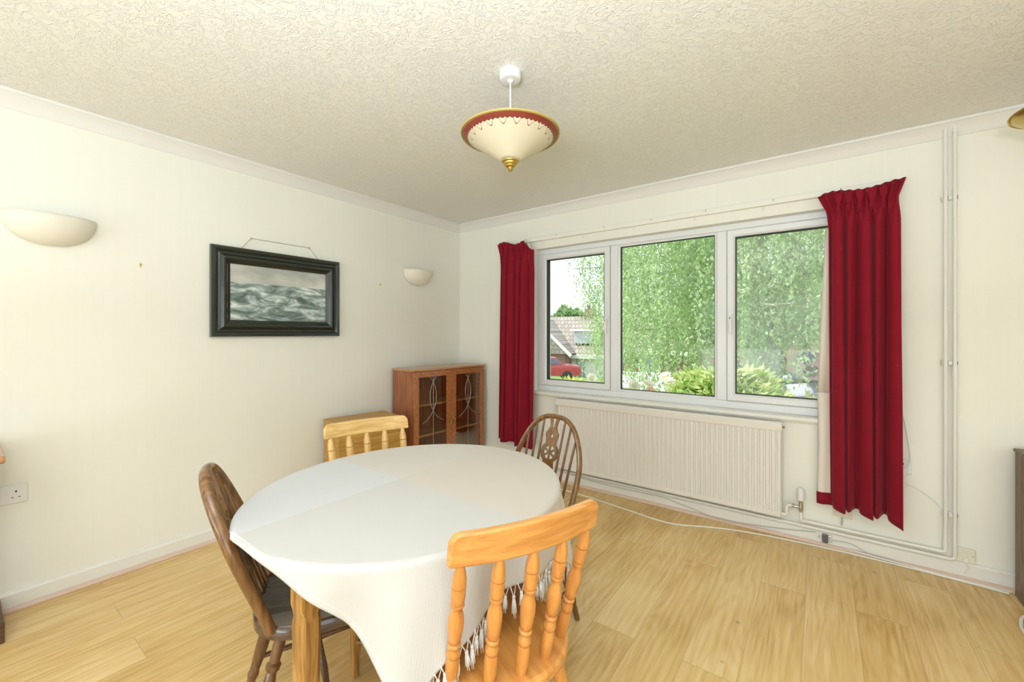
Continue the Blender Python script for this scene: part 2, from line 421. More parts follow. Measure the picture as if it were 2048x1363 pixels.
def mat_curtain(name, col):
    m, n, b = newmat(name); L = n.links.new
    t = N(n, 'ShaderNodeTexCoord')
    s = N(n, 'ShaderNodeTexNoise', Scale=9.0, Detail=6.0, Roughness=.7); L(t.outputs['Object'], s.inputs['Vector'])
    r = N(n, 'ShaderNodeMix', data_type='RGBA'); r.inputs[6].default_value = c4([x*.8 for x in col]); r.inputs[7].default_value = c4([min(1, x*1.2) for x in col])
    L(s.outputs['Fac'], r.inputs[0])
    v = N(n, 'ShaderNodeTexNoise', Scale=75.0, Detail=1.0); L(t.outputs['Object'], v.inputs['Vector'])
    k = N(n, 'ShaderNodeMapRange'); k.inputs[1].default_value = .80; k.inputs[2].default_value = .86; k.inputs[4].default_value = .7
    L(v.outputs['Fac'], k.inputs[0])
    q = N(n, 'ShaderNodeMix', data_type='RGBA'); L(k.outputs[0], q.inputs[0]); L(r.outputs[2], q.inputs[6]); q.inputs[7].default_value = c4((.8, .6, .6))
    L(q.outputs[2], b.inputs['Base Color']); b.inputs['Roughness'].default_value = .9
    b.inputs['Sheen Weight'].default_value = .18; b.inputs['Sheen Tint'].default_value = c4((1, .45, .5)); b.inputs['Sheen Roughness'].default_value = .35
    b.inputs['Specular IOR Level'].default_value = .2
    return m
M['wall'] = mat_wall(); M['ceil'] = mat_ceiling(); M['floor'] = mat_floor()
M['gloss'] = plain('cream_white_gloss_paint', (.82, .80, .74), .35, var=.03, vscale=3)
M['coving'] = plain('white_coving_paint', (.80, .79, .755), .45)
M['pink'] = plain('pinkish_beading', (.70, .52, .42), .45)
M['upvc'] = plain('white_plastic_frame', (.80, .81, .82), .28)
M['gasket'] = plain('black_gasket', (.02, .02, .02), .6)
M['rad'] = plain('radiator_enamel', (.80, .765, .715), .35)
M['pipe'] = plain('painted_pipe', (.83, .81, .76), .35)
M['plate'] = plain('white_plastic_plate', (.82, .81, .80), .3)
M['oldplate'] = plain('yellowed_plastic', (.78, .74, .60), .35)
M['hole'] = plain('dark_socket_hole', (.02, .02, .02), .5)
M['chrome'] = plain('chrome', (.55, .54, .50), .25, 1)
M['darkmetal'] = plain('tarnished_metal', (.16, .16, .17), .35, .9)
M['brass'] = plain('brass', (.62, .46, .12), .3, 1)
M['pewter'] = plain('dull_leading', (.55, .54, .50), .4, .6)
M['cable_w'] = plain('white_cable', (.82, .80, .74), .4)
M['cable_g'] = plain('grey_cable', (.45, .44, .42), .5)
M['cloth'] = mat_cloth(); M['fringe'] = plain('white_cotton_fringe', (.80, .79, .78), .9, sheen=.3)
M['red'] = mat_curtain('red_velvet', (.25, .008, .022)); M['lining'] = plain('cream_lining', (.80, .72, .64), .9)
M['pine_z'] = wood('orange_pine_upright', (.56, .22, .045), (.76, .35, .09), 'z', .32, contrast=.4, coat=.3)
M['pine_y'] = wood('orange_pine_rail', (.54, .215, .045), (.76, .36, .10), 'y', .32, freq=1.0, knots=0, contrast=1.1, coat=.3)
M['pine_x'] = wood('orange_pine_seat', (.52, .20, .04), (.80, .38, .10), 'x', .32, freq=.6, contrast=.7, coat=.3)
M['ypine_z'] = wood('honey_pine_upright', (.62, .36, .10), (.82, .55, .22), 'z', .35, contrast=.4, coat=.2)
M['ypine_y'] = wood('honey_pine_rail', (.62, .36, .10), (.87, .60, .25), 'y', .35, knots=7, contrast=.6, coat=.2)
M['ypine_x'] = wood('honey_pine_seat', (.62, .36, .10), (.87, .60, .25), 'x', .35, contrast=.6)
M['chest'] = wood('old_pine_chest_wood', (.38, .19, .03), (.62, .36, .085), 'y', .45, freq=.6, knots=5, contrast=.5)
M['dk_z'] = wood('dark_elm_upright', (.075, .032, .012), (.21, .095, .034), 'z', .28, contrast=.6, coat=.4)
M['dk_x'] = wood('dark_elm_seat', (.045, .022, .011), (.12, .060, .026), 'x', .25, freq=1.2, contrast=.6, coat=.5)
M['dk_bow'] = wood('brown_elm_bow', (.11, .047, .013), (.27, .13, .042), 'z', .26, contrast=.5, coat=.4)
M['oak'] = wood('oak_table_leg', (.20, .08, .018), (.56, .30, .08), 'z', .3, freq=1.2, coat=.4)
M['mahog'] = wood('mahogany', (.22, .058, .020), (.43, .15, .055), 'z', .3, freq=.8, coat=.3)
M['mahog_x'] = wood('mahogany_banded', (.28, .085, .026), (.50, .19, .065), 'x', .3, freq=1.2, coat=.3)
M['mahog_top'] = wood('mahogany_top', (.34, .16, .06), (.56, .30, .13), 'y', .3, freq=.8, coat=.4)
M['brownwood'] = wood('grey_brown_old_wood', (.12, .075, .045), (.26, .175, .115), 'z', .5)
M['darkbox'] = wood('dark_stained_wood', (.045, .02, .012), (.13, .06, .03), 'y', .35)
M['glass'] = mat_glass('clear_glass', tint=(.96, .98, .97)); M['glass_haze'] = mat_glass('hazy_glass', .11); M['cab_glass'] = mat_glass('cabinet_glass', tint=(.94, .93, .88))

# ------------------------------------------------------------------ the room shell
H = 2.4
RX, BY = 5.1, -7.2
o = struct('floor', MB().box(-.05, BY-.05, -.12, RX+.05, .05, 0), M['floor'], smooth=False)
struct('ceiling', MB().box(-.35, BY-.3, H, RX+.3, .45, H+.15), M['ceil'], smooth=False)
struct('wall_left', MB().box(-.25, BY-.25, -.12, 0, .30, H), M['wall'], smooth=False)
WX0, WX1, WZ0, WZ1 = .935, 3.235, .765, 2.045
struct('wall_window', MB().box(0, 0, -.12, WX0, .28, H).box(WX1, 0, -.12, RX, .28, H).box(WX0, 0, -.12, WX1, .28, WZ0).box(WX0, 0, WZ1, WX1, .28, H), M['wall'], smooth=False)
struct('wall_back', MB().box(0, BY-.25, -.12, .6, BY, H).box(4.2, BY-.25, -.12, RX, BY, H).box(.6, BY-.25, 2.15, 4.2, BY, H).box(.6, BY-.25, -.12, 4.2, BY, .25), M['wall'], smooth=False)
struct('wall_right', MB().box(RX, BY-.25, -.12, RX+.25, -6.1, H).box(RX, -3.7, -.12, RX+.25, .28, H).box(RX, -6.1, 2.15, RX+.25, -3.7, H).box(RX, -6.1, -.12, RX+.25, -3.7, .35), M['wall'], smooth=False)
def big_window(name, along, a0, a1, z0, z1, c0, c1, bars):
    f = MB()
    def b(p, q, r, s_):
        if along == 'x': f.box(p, c0, q, r, c1, s_)
        else: f.box(c0, p, q, c1, r, s_)
    b(a0, z0, a1, z0+.07); b(a0, z1-.07, a1, z1); b(a0, z0+.07, a0+.07, z1-.07); b(a1-.07, z0+.07, a1, z1-.07)
    for k in range(1, bars):
        x = a0 + (a1-a0)*k/bars; b(x-.035, z0+.07, x+.035, z1-.07)
    b(a0+.07, z1-.55, a1-.07, z1-.50)
    fr = struct(name, f, M['upvc'], smooth=False)
    g = MB(); m = (c0+c1)/2
    if along == 'x': g.box(a0+.06, m-.003, z0+.06, a1-.06, m+.003, z1-.06)
    else: g.box(m-.003, a0+.06, z0+.06, m+.003, a1-.06, z1-.06)
    put('pane', g, M['glass'], fr, smooth=False)
big_window('window_2', 'x', .6, 4.2, .25, 2.15, BY-.16, BY-.10, 4)
big_window('window_3', 'y', -6.1, -3.7, .35, 2.15, RX+.10, RX+.16, 3)  # unseen window, added to let the side fill light in
# coving (left and window walls), skirting and beading
def coving(along, a0, a1):
    pr = [(0, -.075), (.006, -.075), (.012, -.066), (.02, -.05), (.034, -.032), (.05, -.02), (.058, -.014), (.064, -.014), (.064, 0), (0, 0)]
    m = MB(); rings = []
    for i, a in enumerate((a0, a1)):
        ring = []
        for d, z in pr:
            if along == 'y': ring.append((d, (a if i == 0 else a - d), H+z))
            else: ring.append(((a + d if i == 0 else a), -d, H+z))
        rings.append(ring)
    m.loops(rings); return m
struct('trim_1', coving('y', BY, 0), M['coving'], sharp=30)
struct('trim_2', coving('x', 0, RX), M['coving'], sharp=30)
def skirt(along, a0, a1, hh):
    pr = [(0, .0), (.016, 0), (.016, hh-.012), (.010, hh-.002), (0, hh)]
    m = MB(); rings = []
    for i, a in enumerate((a0, a1)):
        rings.append([((d, a if i == 0 else a-d, z) if along == 'y' else ((a+d if i == 0 else a), -d, z)) for d, z in pr])
    return m.loops(rings)
struct('baseboard_left', skirt('y', BY, 0, .088), M['gloss'], sharp=30)
struct('baseboard_window', skirt('x', 0, RX, .092), M['gloss'], sharp=30)
def bead(along, a0, a1):
    pr = [(.016, 0)] + [(.016+.017*math.cos(t*PI/12), .001+.019*math.sin(t*PI/12)) for t in range(0, 7)]
    m = MB(); rings = []
    for i, a in enumerate((a0, a1)):
        rings.append([((d, a if i == 0 else a-d, z) if along == 'y' else ((a+d if i == 0 else a), -d, z)) for d, z in pr])
    return m.loops(rings)
struct('trim_3', bead('y', BY, 0), M['pink'])
struct('trim_4', bead('x', 0, RX), M['pink'])

# ------------------------------------------------------------------ the window
fy0, fy1 = .055, .115
win = bpy.data.objects.new('window_1', None); COL.objects.link(win); win['kind'] = 'structure'
win.location = (0, 0, 0)
C1, C2 = 1.672, 2.467          # mullion centres
f = MB()
f.box(WX0, fy0, WZ0, WX1, fy1, WZ0+.052).box(WX0, fy0, WZ1-.045, WX1, fy1, WZ1)
f.box(WX0, fy0, WZ0+.052, WX0+.045, fy1, WZ1-.045).box(WX1-.045, fy0, WZ0+.052, WX1, fy1, WZ1-.045)
for c in (C1, C2): f.box(c-.032, fy0, WZ0+.052, c+.032, fy1, WZ1-.045)
put('window_frame', f, M['upvc'], win, bevel=.006, smooth=False)
def sash(x0, x1, handle_side, hazy):
    z0, z1 = WZ0+.052, WZ1-.045
    w_ = .052
    m = MB(); y0, y1 = fy0-.014, fy1-.01
    rin = lambda i, y: [(x0+i, y, z0+i), (x1-i, y, z0+i), (x1-i, y, z1-i), (x0+i, y, z1-i)]
    m.loops([rin(.002, y1), rin(.002, y0+.008), rin(.008, y0), rin(w_-.012, y0), rin(w_, y0+.012), rin(w_, y1)], cap=False)
    s_ = put('opening_sash', m, M['upvc'], win, smooth=False)
    g = MB(); e = w_
    g.loops([rin(e, y0+.013), rin(e+.004, y0+.013), rin(e+.004, y1), rin(e, y1)], cap=False, wrap=True)
    put('gasket', g, M['gasket'], s_, smooth=False)
    put('pane', MB().box(x0+e, .082, z0+e, x1-e, .088, z1-e), M['glass_haze'] if hazy else M['glass'], s_, smooth=False)
    hx = x1-.026 if handle_side == 'r' else x0+.026
    zc = (z0+z1)/2 - .02
    h_ = MB()
    h_.box(hx-.013, y0-.012, zc-.03, hx+.013, y0, zc+.035)
    h_.tube([(hx, y0-.01, zc+.01), (hx, y0-.032, zc+.005), (hx, y0-.036, zc-.02), (hx+.002, y0-.034, zc-.07), (hx+.002, y0-.032, zc-.11)], [(.008,.011), (.009,.012), (.007,.012), (.006,.011), (.005,.009)], 10)
    hh = put('window_handle', h_, M['plate'], s_, bevel=.002)
    put('keyhole', MB().lathe((hx, y0-.043, zc-.0), (hx, y0-.036, zc-.0), [(0, .004), (1, .004)], 10), M['hole'], hh)
sash(WX0+.045, C1-.032, 'r', False)
sash(C2+.032, WX1-.045, 'l', True)
m = MB(); x0, x1, z0, z1 = C1+.032, C2-.032, WZ0+.052, WZ1-.045
rin = lambda i, y: [(x0+i, y, z0+i), (x1-i, y, z0+i), (x1-i, y, z1-i), (x0+i, y, z1-i)]
m.loops([rin(0, fy0+.012), rin(.012, fy0+.018), rin(.016, fy0+.018), rin(.016, fy1-.01), rin(0, fy1-.01)], cap=False)
bead_o = put('glazing_bead', m, M['upvc'], win, smooth=False)
g = MB(); g.loops([rin(.016, fy0+.018), rin(.020, fy0+.018), rin(.020, fy1-.012), rin(.016, fy1-.012)], cap=False, wrap=True)
put('gasket', g, M['gasket'], win, smooth=False)
put('pane', MB().box(x0+.016, .082, z0+.016, x1-.016, .088, z1-.016), M['glass'], win, smooth=False)
# inner sill board
put('window_sill', MB().box(WX0-.02, -.035, WZ0-.022, WX1+.03, 0.0, WZ0+.0).box(WX0, 0.0, WZ0-.0, WX1, fy0, WZ0+.002), M['gloss'], win, bevel=.007, smooth=False)
put('sill_bead', MB().box(WX0-.0, -.012, WZ0-.04, WX1+.01, 0, WZ0-.022), M['gloss'], win, bevel=.004, smooth=False)
# curtain batten along the wall above the window
t = thing('curtain_track', 'long white curtain track strip fixed to the wall above the window', 'curtain track', (0, 0, 0))
put('rail', MB().box(.82, -.028, 2.112, 3.375, -.0, 2.150), M['wall'], t, bevel=.004, smooth=False)
hk = [ .80+.06, 1.18, 1.62, 2.0, 2.38, 2.78, 3.12, 3.35]
for x in hk:
    put('screw_head', MB().lathe((x, -.031, 2.138), (x, -.027, 2.138), [(0, .0035), (1, .0035)], 8), M['darkmetal'], t)
for x in (1.02, 1.42, 1.86, 2.30, 2.72):
    put('glider', MB().tube([(x, -.012, 2.113), (x, -.012, 2.095), (x+.004, -.016, 2.085), (x+.008, -.012, 2.092)], .0022, 6), M['plate'], t)

# ------------------------------------------------------------------ curtains
def curtain_mesh(xs_top, xs_mid, xs_bot, ztop, zbot, nf, yc, amp, seed, ztop_fn=None, zbot_fn=None, head=.10):
    rnd = random.Random(seed)
    ph = [rnd.uniform(-.6, .6) for _ in range(nf*2+4)]
    am = [rnd.uniform(.7, 1.25) for _ in range(nf*2+4)]
    nu, nv = nf*16, 60
    m = MB(); rows = []
    for j in range(nv+1):
        v = j/nv
        row = []
        for i in range(nu+1):
            u = i/nu
            zt = ztop_fn(u) if ztop_fn else ztop
            zb = zbot_fn(u) if zbot_fn else zbot
            z = zt + (zb-zt)*v
            def lerp(a, b, k): return a+(b-a)*k
            dz = zt - z
            if dz < head:
                k = dz/head; X0 = lerp(xs_top[0], xs_mid[0], k); X1 = lerp(xs_top[1], xs_mid[1], k)
            else:
                k = (dz-head)/max(.01, (zt-zb-head)); X0 = lerp(xs_mid[0], xs_bot[0], k); X1 = lerp(xs_mid[1], xs_bot[1], k)
            fo = u*nf; fi = int(fo)
            # deep folds below the header, tight pinches in it
            body = math.sin(2*PI*(fo + .18*math.sin(3.1*fo+seed)*(.3+v))) * am[fi]
            pinch = math.sin(2*PI*fo*2.0)
            k2 = min(1, max(0, (dz-head*.7)/(head*1.6)))
            k2 = k2*k2*(3-2*k2)
            y = yc + amp*(body*k2*(.55+.55*v) + pinch*.22*(1-k2))
            x = lerp(X0, X1, u) + (.010*math.sin(2*PI*fo*1.0+1.2)*k2)
            row.append((x, min(y, -.034), z))
        rows.append(row)
    m.loops(rows, closed_ring=False, cap=False)
    return m
def curtain(name, label, mesh, pleats, hdr):
    t = thing(name, label, 'curtain', (0, 0, 0), group=None)
    o = put('drape', mesh, M['red'], t, sharp=180)
    sol = o.modifiers.new('thickness', 'SOLIDIFY'); sol.thickness = .004
    for (x, z, y) in pleats:
        p = MB()
        for dx in (-.009, 0, .009):
            p.tube([(x+dx*1.2, y-.006, z+.062), (x+dx, y-.013, z+.03), (x+dx*.3, y-.012, z-.004), (x+dx*1.1, y-.004, z-.06)], [(.006,.005), (.008,.0065), (.005,.005), (.003,.003)], 8)
        put('pinch_pleat', p, M['red'], t)
    return t
cl = curtain('red_curtain', 'narrow red velvet curtain hanging at the left of the window, by the glazed cabinet',
    curtain_mesh((.575, .985), (.605, .985), (.572, .975), 2.11, .28, 5, -.088, .036, 3,
        ztop_fn=lambda u: 2.115 + .018*math.sin(9*u) - (0 if u < .74 else .10*min(1, (u-.74)/.18)**.7),
        zbot_fn=lambda u: .275 + .012*math.sin(u*21) - .02*u + .02*(1-u)),
    [(x, 2.03, -.088) for x in (.63, .69, .75, .81, .86)], .1)
put('curtain_hook', MB().tube([(.87, -.06, 2.13), (.905, -.07, 2.11), (.93, -.08, 2.07), (.928, -.085, 2.03)], .004, 6).tube([(.93, -.075, 2.09), (.945, -.085, 2.05), (.95, -.085, 2.035)], .003, 6), M['plate'], cl, label='white plastic hook')
cr = curtain('red_curtain', 'wide red velvet curtain hanging at the right of the window, by the vertical pipes',
    curtain_mesh((3.012, 3.395), (3.055, 3.362), (3.062, 3.362), 2.115, .26, 5, -.105, .050, 8,
        ztop_fn=lambda u: 2.112 + .012*math.sin(7*u+1) - .03*(1-u)**6,
        zbot_fn=lambda u: .272 + .010*math.sin(u*15+2) - .014*max(0, u-.8)*5 - .006*u),
    [(x, 2.03, -.108) for x in (3.105, 3.15, 3.20, 3.25, 3.30)], .1)
lm = MB(); rows = []
for j in range(20):
    v = j/19; z = .93 + (.30-.93)*v
    rows.append([(3.008+.004*math.sin(4*v)+.075*i/6, -.048-.008*math.sin(i), z) for i in range(7)])
lm.loops(rows, closed_ring=False, cap=False)
rows = []
for j in range(4):
    v = j/3; z = 1.9 + (.93-1.9)*v
    rows.append([(3.046-.038*v+.06*i/6, -.048-.006*math.sin(i), z) for i in range(7)])
lm.loops(rows, closed_ring=False, cap=False)
lo = put('lining', lm, M['lining'], cr, label='cream lining turned out at the window edge'); lo.modifiers.new('t', 'SOLIDIFY').thickness = .002
hm = MB(); hm.loops([[(3.008+.004*math.sin(4)+.082*i/6, -.050-.008*math.sin(i), z) for i in range(7)] for z in (.335, .30, .265)], closed_ring=False, cap=False)
ho = put('lining_hem', hm, M['red'], cr); ho.modifiers.new('t', 'SOLIDIFY').thickness = .003

# ------------------------------------------------------------------ radiator
rx0, rx1, rz0, rz1 = 1.200, 2.828, .134, .728
t = thing('radiator', 'long white ribbed radiator on the wall below the window', 'radiator', (rx0, -.055, rz0))
nfl = 49; ps = []
x = .022; pitch = (rx1-rx0-.044)/nfl
ps.append((0, 0)); ps.append((.006, -.006)); 
for i in range(nfl):
    a = .022 + pitch*i
    ps += [(a+pitch*.12, -.022), (a+pitch*.60, -.022), (a+pitch*.72, -.0135), (a+pitch*.92, -.0135)]
ps += [(rx1-rx0-.022, -.022), (rx1-rx0-.006, -.020), (rx1-rx0, 0)]
hgt = rz1-rz0
rows = []
for z, k in ((0, .0), (.004, .6), (.035, .75), (.055, 1), (hgt-.078, 1), (hgt-.060, .75), (hgt-.052, .75)):
    row = []
    for px, py in ps:
        flat = -.020 if .0 < px < rx1-rx0 else 0
        yy = py if k == 1 else flat*(.3 if k == 0 else 1)
        row.append((px, yy, z))
    rows.append(row)
rm = MB().loops(rows, closed_ring=False, cap=False)
rm.box(0, -.002, 0, rx1-rx0, .020, hgt-.03)
put('panel', rm, M['rad'], t, sharp=20)
put('top_band', MB().box(-.004, -.028, hgt-.056, rx1-rx0+.004, .022, hgt), M['rad'], t, bevel=.006, smooth=False)
for bx0 in (.3, 1.2): put('bracket', MB().box(bx0, .019, .06, bx0+.03, .053, .45), M['rad'], t, smooth=False)
W_ = rx1-rx0
put('air_vent', MB().lathe((W_+.003, 0, hgt-.03), (W_+.016, 0, hgt-.03), [(0, .007), (1, .005)], 8), M['darkmetal'], t)
put('tail_pipe', MB().tube([(W_-.002, -.0, .022), (W_+.018, -.0, .022), (W_+.026, -.0, .032), (W_+.027, 0, .075), (W_+.034, 0, .085), (W_+.052, 0, .085)], .010, 10), M['pipe'], t)
vx = W_+.098
vb = put('valve_body', MB().lathe((W_+.05, 0, .085), (vx, 0, .085), [(0, .011), (.25, .013), (.3, .009), (.7, .009), (1, .012)], 10).lathe((vx, 0, .055), (vx, 0, .125), [(0, .007), (.2, .012), (.5, .013), (.8, .011), (1, .014)], 10), M['chrome'], t)
put('valve_head', MB().lathe((vx, 0, .125), (vx, 0, .205), [(0, .016), (.08, .021), (.55, .022), (.8, .020), (.93, .016), (1, .009)], 16), M['plate'], t)

# ------------------------------------------------------------------ heating pipes
def bendpath(pts, r=.03, k=5):
    out = [Vector(pts[0])]
    for i in range(1, len(pts)-1):
        p = Vector(pts[i]); a = (Vector(pts[i-1])-p).normalized(); b = (Vector(pts[i+1])-p).normalized()
        for j in range(k+1):
            tt = j/k; q0 = p+a*r; q2 = p+b*r
            out.append(q0*(1-tt)**2 + p*2*tt*(1-tt) + q2*tt**2)
    out.append(Vector(pts[-1])); return out
t = thing('heating_pipe', 'left of two white wall pipes, running from the radiator valve up to the ceiling', 'pipe', (0, 0, 0), group=None)
put('pipe_run', MB().tube(bendpath([(2.926, -.055, .19), (2.926, -.055, .133), (2.952, -.030, .130), (3.555, -.028, .128), (3.555, -.028, 2.372)], .018), .0085, 10), M['pipe'], t)
for A_, B_ in (((3.0, -.029, .1298), (2.975, -.03, .1298)), ((3.555, -.028, .16), (3.555, -.028, .185))): put('solder_joint', MB().lathe(A_, B_, [(0, .0105), (1, .0105)], 10), M['pipe'], t)
t = thing('heating_pipe', 'right of two white wall pipes, running along the skirting and up to the ceiling', 'pipe', (0, 0, 0))
put('pipe_run', MB().tube(bendpath([(1.05, -.030, .105), (2.4, -.030, .101), (3.590, -.028, .098), (3.590, -.028, 2.385)], .024), .0085, 10), M['pipe'], t)
for A_, B_ in (((3.590, -.028, 2.34), (3.590, -.028, 2.385)), ((3.590, -.028, 1.045), (3.590, -.028, 1.115))): put('solder_joint', MB().lathe(A_, B_, [(0, .0105), (1, .0105)], 10), M['pipe'], t)
for z, lb in ((2.0, 'white double pipe clip high on the two wall pipes'), (1.13, 'white double pipe clip halfway up the two wall pipes'), (.33, 'white double pipe clip low on the two wall pipes')):
    o = put('pipe_clip', MB().box(3.541, -.018, z-.011, 3.604, 0, z+.011).box(3.541, -.034, z-.009, 3.545, -.016, z+.009).box(3.5655, -.034, z-.009, 3.5795, -.016, z+.009).box(3.600, -.034, z-.009, 3.604, -.016, z+.009), M['pipe'], smooth=False, bevel=.001)
    tag(o, lb, 'pipe clip')

# ------------------------------------------------------------------ sockets, plates and cables
def socket(name, label, origin, axis, gangs, switch=True):
    """axis 'x': on the window wall (faces -y); 'y': on the left wall (faces +x)"""
    t = thing(name, label, 'socket', origin, 0 if axis == 'x' else R(90))
    wd = .146 if gangs == 2 else .086
    put('faceplate', MB().box(-wd/2, -.009, 0, wd/2, 0, .086), M['plate'], t, bevel=.003, smooth=False)
    for g_ in range(gangs):
        c = (-.037 if g_ == 0 else .037) if gangs == 2 else 0
        for b_ in ((c-.003, .050, c+.003, .058), (c-.014, .026, c-.007, .0295), (c+.007, .026, c+.014, .0295)):
            put('pin_hole', MB().box(b_[0], -.0096, b_[1], b_[2], -.0088, b_[3]), M['hole'], t, smooth=False)
    if switch:
        for c in ((-.011, .011) if gangs == 2 else ()):
            put('rocker_switch', MB().box(c-.005, -.0125, .044, c+.005, -.0085, .062), M['plate'], t, bevel=.001, smooth=False)
    return t
socket('wall_socket', 'white double socket with two rocker switches low on the plain left wall', (.0, -3.017, .495), 'y', 2)
so = socket('wall_socket', 'white double socket half hidden by the right-hand red curtain', (3.356, 0, .506), 'x', 2)
pl = thing('plug', 'small white plug pushed into the socket beside the right-hand curtain', 'plug', (3.392, -.012, .525))
put('plug_body', MB().box(-.022, -.03, -.024, .014, 0, .018), M['plate'], pl, bevel=.005, smooth=False)
def cable(name, label, pts, r, mat, cat='cable', sm=4):
    cu = []
    P = [Vector(p) for p in pts]
    for i in range(len(P)-1):
        p0, p1, p2, p3 = P[max(i-1, 0)], P[i], P[i+1], P[min(i+2, len(P)-1)]
        for j in range(sm):
            t_ = j/sm
            cu.append(.5*((2*p1)+(-p0+p2)*t_+(2*p0-5*p1+4*p2-p3)*t_*t_+(-p0+3*p1-3*p2+p3)*t_**3))
    cu.append(P[-1])
    o = put(name, MB().tube(cu, r, 8), mat); return tag(o, label, cat)
cable('plug_flex', 'thin white flex looping down the wall from behind the right curtain to the socket', [(3.366, -.012, 1.10), (3.362, -.010, 1.03), (3.374, -.008, .93), (3.398, -.007, .80), (3.414, -.008, .68), (3.421, -.016, .60), (3.408, -.034, .56), (3.390, -.046, .535)], .0022, M['cable_w'])
cable('wall_wire', 'thin white wire curving across the wall from the curtain to the vertical pipes', [(3.40, -.006, .448), (3.44, -.005, .438), (3.49, -.005, .405), (3.530, -.006, .365), (3.545, -.010, .335)], .0016, M['cable_w'])
cable('floor_cable', 'thick white cable lying on the laminate floor along the window wall', [(1.10, -.10, .005), (1.25, -.17, .005), (1.431, -.175, .005), (1.65, -.20, .005), (1.881, -.235, .005), (2.1, -.27, .005), (2.244, -.265, .005), (2.40, -.19, .005), (2.55, -.13, .005), (2.75, -.085, .005), (3.0, -.055, .005), (3.25, -.045, .005), (3.5, -.045, .005), (3.77, -.060, .005)], .0045, M['cable_w'])
cable('floor_cable', 'second thin white cable tucked against the skirting beading near the right pipes', [(3.15, -.042, .025), (3.3, -.043, .018), (3.45, -.042, .012), (3.6, -.043, .008), (3.78, -.045, .008)], .0035, M['cable_w'])
cable('aerial_cable', 'thin grey cable sagging across the skirting below the radiator', [(1.32, -.021, .088), (1.6, -.021, .07), (1.9, -.021, .07), (2.08, -.022, .075), (2.2, -.022, .055), (2.45, -.040, .022), (2.6, -.038, .028), (2.8, -.024, .045), (3.0, -.022, .075)], .0022, M['cable_g'])
cable('aerial_cable', 'thin grey cable trailing along the skirting right of the metal splitter', [(3.075, -.026, .050), (3.13, -.024, .056), (3.18, -.024, .05), (3.24, -.036, .026), (3.33, -.038, .024), (3.42, -.045, .010)], .0020, M['cable_g'])
cable('corner_cable', 'loop of thick white cable on the floor in front of the dark cabinet', [(3.83, -.205, .006), (3.79, -.245, .006), (3.755, -.29, .006), (3.735, -.35, .006), (3.725, -.42, .006), (3.75, -.52, .006), (3.80, -.62, .006)], .006, M['cable_w'])
cable('phone_lead', 'short kinked cream lead hanging from the telephone socket', [(3.632, -.018, .100), (3.634, -.022, .082), (3.642, -.022, .068), (3.632, -.021, .056), (3.628, -.022, .035)], .0025, M['oldplate'])
t = thing('telephone_socket', 'yellowed telephone socket plate on the skirting right of the pipes', 'socket', (3.630, -.0, .092))
put('faceplate', MB().box(-.040, -.020, 0, .036, 0, .072), M['oldplate'], t, bevel=.004, smooth=False)
put('jack', MB().box(-.008, -.026, .002, .010, -.018, .026), M['plate'], t, bevel=.002, smooth=False)
for x in (-.030, .026): put('screw_head', MB().lathe((x, -.021, .04), (x, -.0195, .04), [(0, .002), (1, .002)], 8), M['hole'], t)
t = thing('blank_plate', 'cream blank wall plate with a stub of lead below the right curtain', 'wall plate', (3.128, 0, .190))
put('faceplate', MB().box(-.043, -.009, 0, .043, 0, .086), M['oldplate'], t, bevel=.003, smooth=False)
for x in (-.032, .032): put('screw_head', MB().lathe((x, -.010, .03), (x, -.0085, .03), [(0, .002), (1, .002)], 8), M['hole'], t)
put('lead_stub', MB().tube([(-.002, -.006, .006), (-.002, -.008, -.02), (-.004, -.008, -.045)], .004, 8), M['cable_g'], t)
t = thing('cable_splitter', 'small metal aerial splitter with cable ends on the skirting below the curtain', 'splitter', (3.045, -.020, .048))
put('splitter_box', MB().box(-.014, -.012, -.022, .014, 0, .030), M['darkmetal'], t, bevel=.003, smooth=False)
for (x, z, s_) in ((.014, .020, 1), (.014, -.008, 1), (-.014, .004, -1)):
    put('connector', MB().lathe((x, -.006, z), (x+s_*.020, -.006, z), [(0, .004), (.3, .006), (.7, .006), (1, .003)], 8), M['chrome'], t)

# ------------------------------------------------------------------ wall lights on the left wall
def uplighter(label, y, zr):
    m = MB(); rings = []
    a, b_, c = .155, .115, .135
    for i in range(13):
        ph = PI/2*i/12                      # 0 rim -> bottom
        ring = []
        for j in range(25):
            th = -PI/2 + PI*j/24
            k = math.cos(ph)**.85
            ring.append((b_*k*math.cos(th)**.9 if math.cos(th) > 0 else 0, a*k*math.sin(th), -c*math.sin(ph)))
        rings.append(ring)
    m.loops(rings, closed_ring=False, cap=False)
    t = thing('wall_uplighter', label, 'wall light', (.002, y, zr))
    o = put('plaster_bowl', m, M['ceramic'], t, sharp=60)
    s_ = o.modifiers.new('t', 'SOLIDIFY'); s_.thickness = .006; s_.offset = 1
    put('lamp_holder', MB().box(0, -.03, -.06, .012, .03, .0-.01).lathe((.03, 0, -.07), (.03, 0, -.025), [(0, .014), (1, .014)], 12), M['plate'], t)
    return t
M['ceramic'] = plain('cream_plaster', (.83, .79, .68), .5)
uplighter('cream half-bowl wall light at the far left, above the double socket', -2.872, 1.853)
uplighter('cream half-bowl wall light near the corner, above the glazed cabinet', -.575, 1.866)

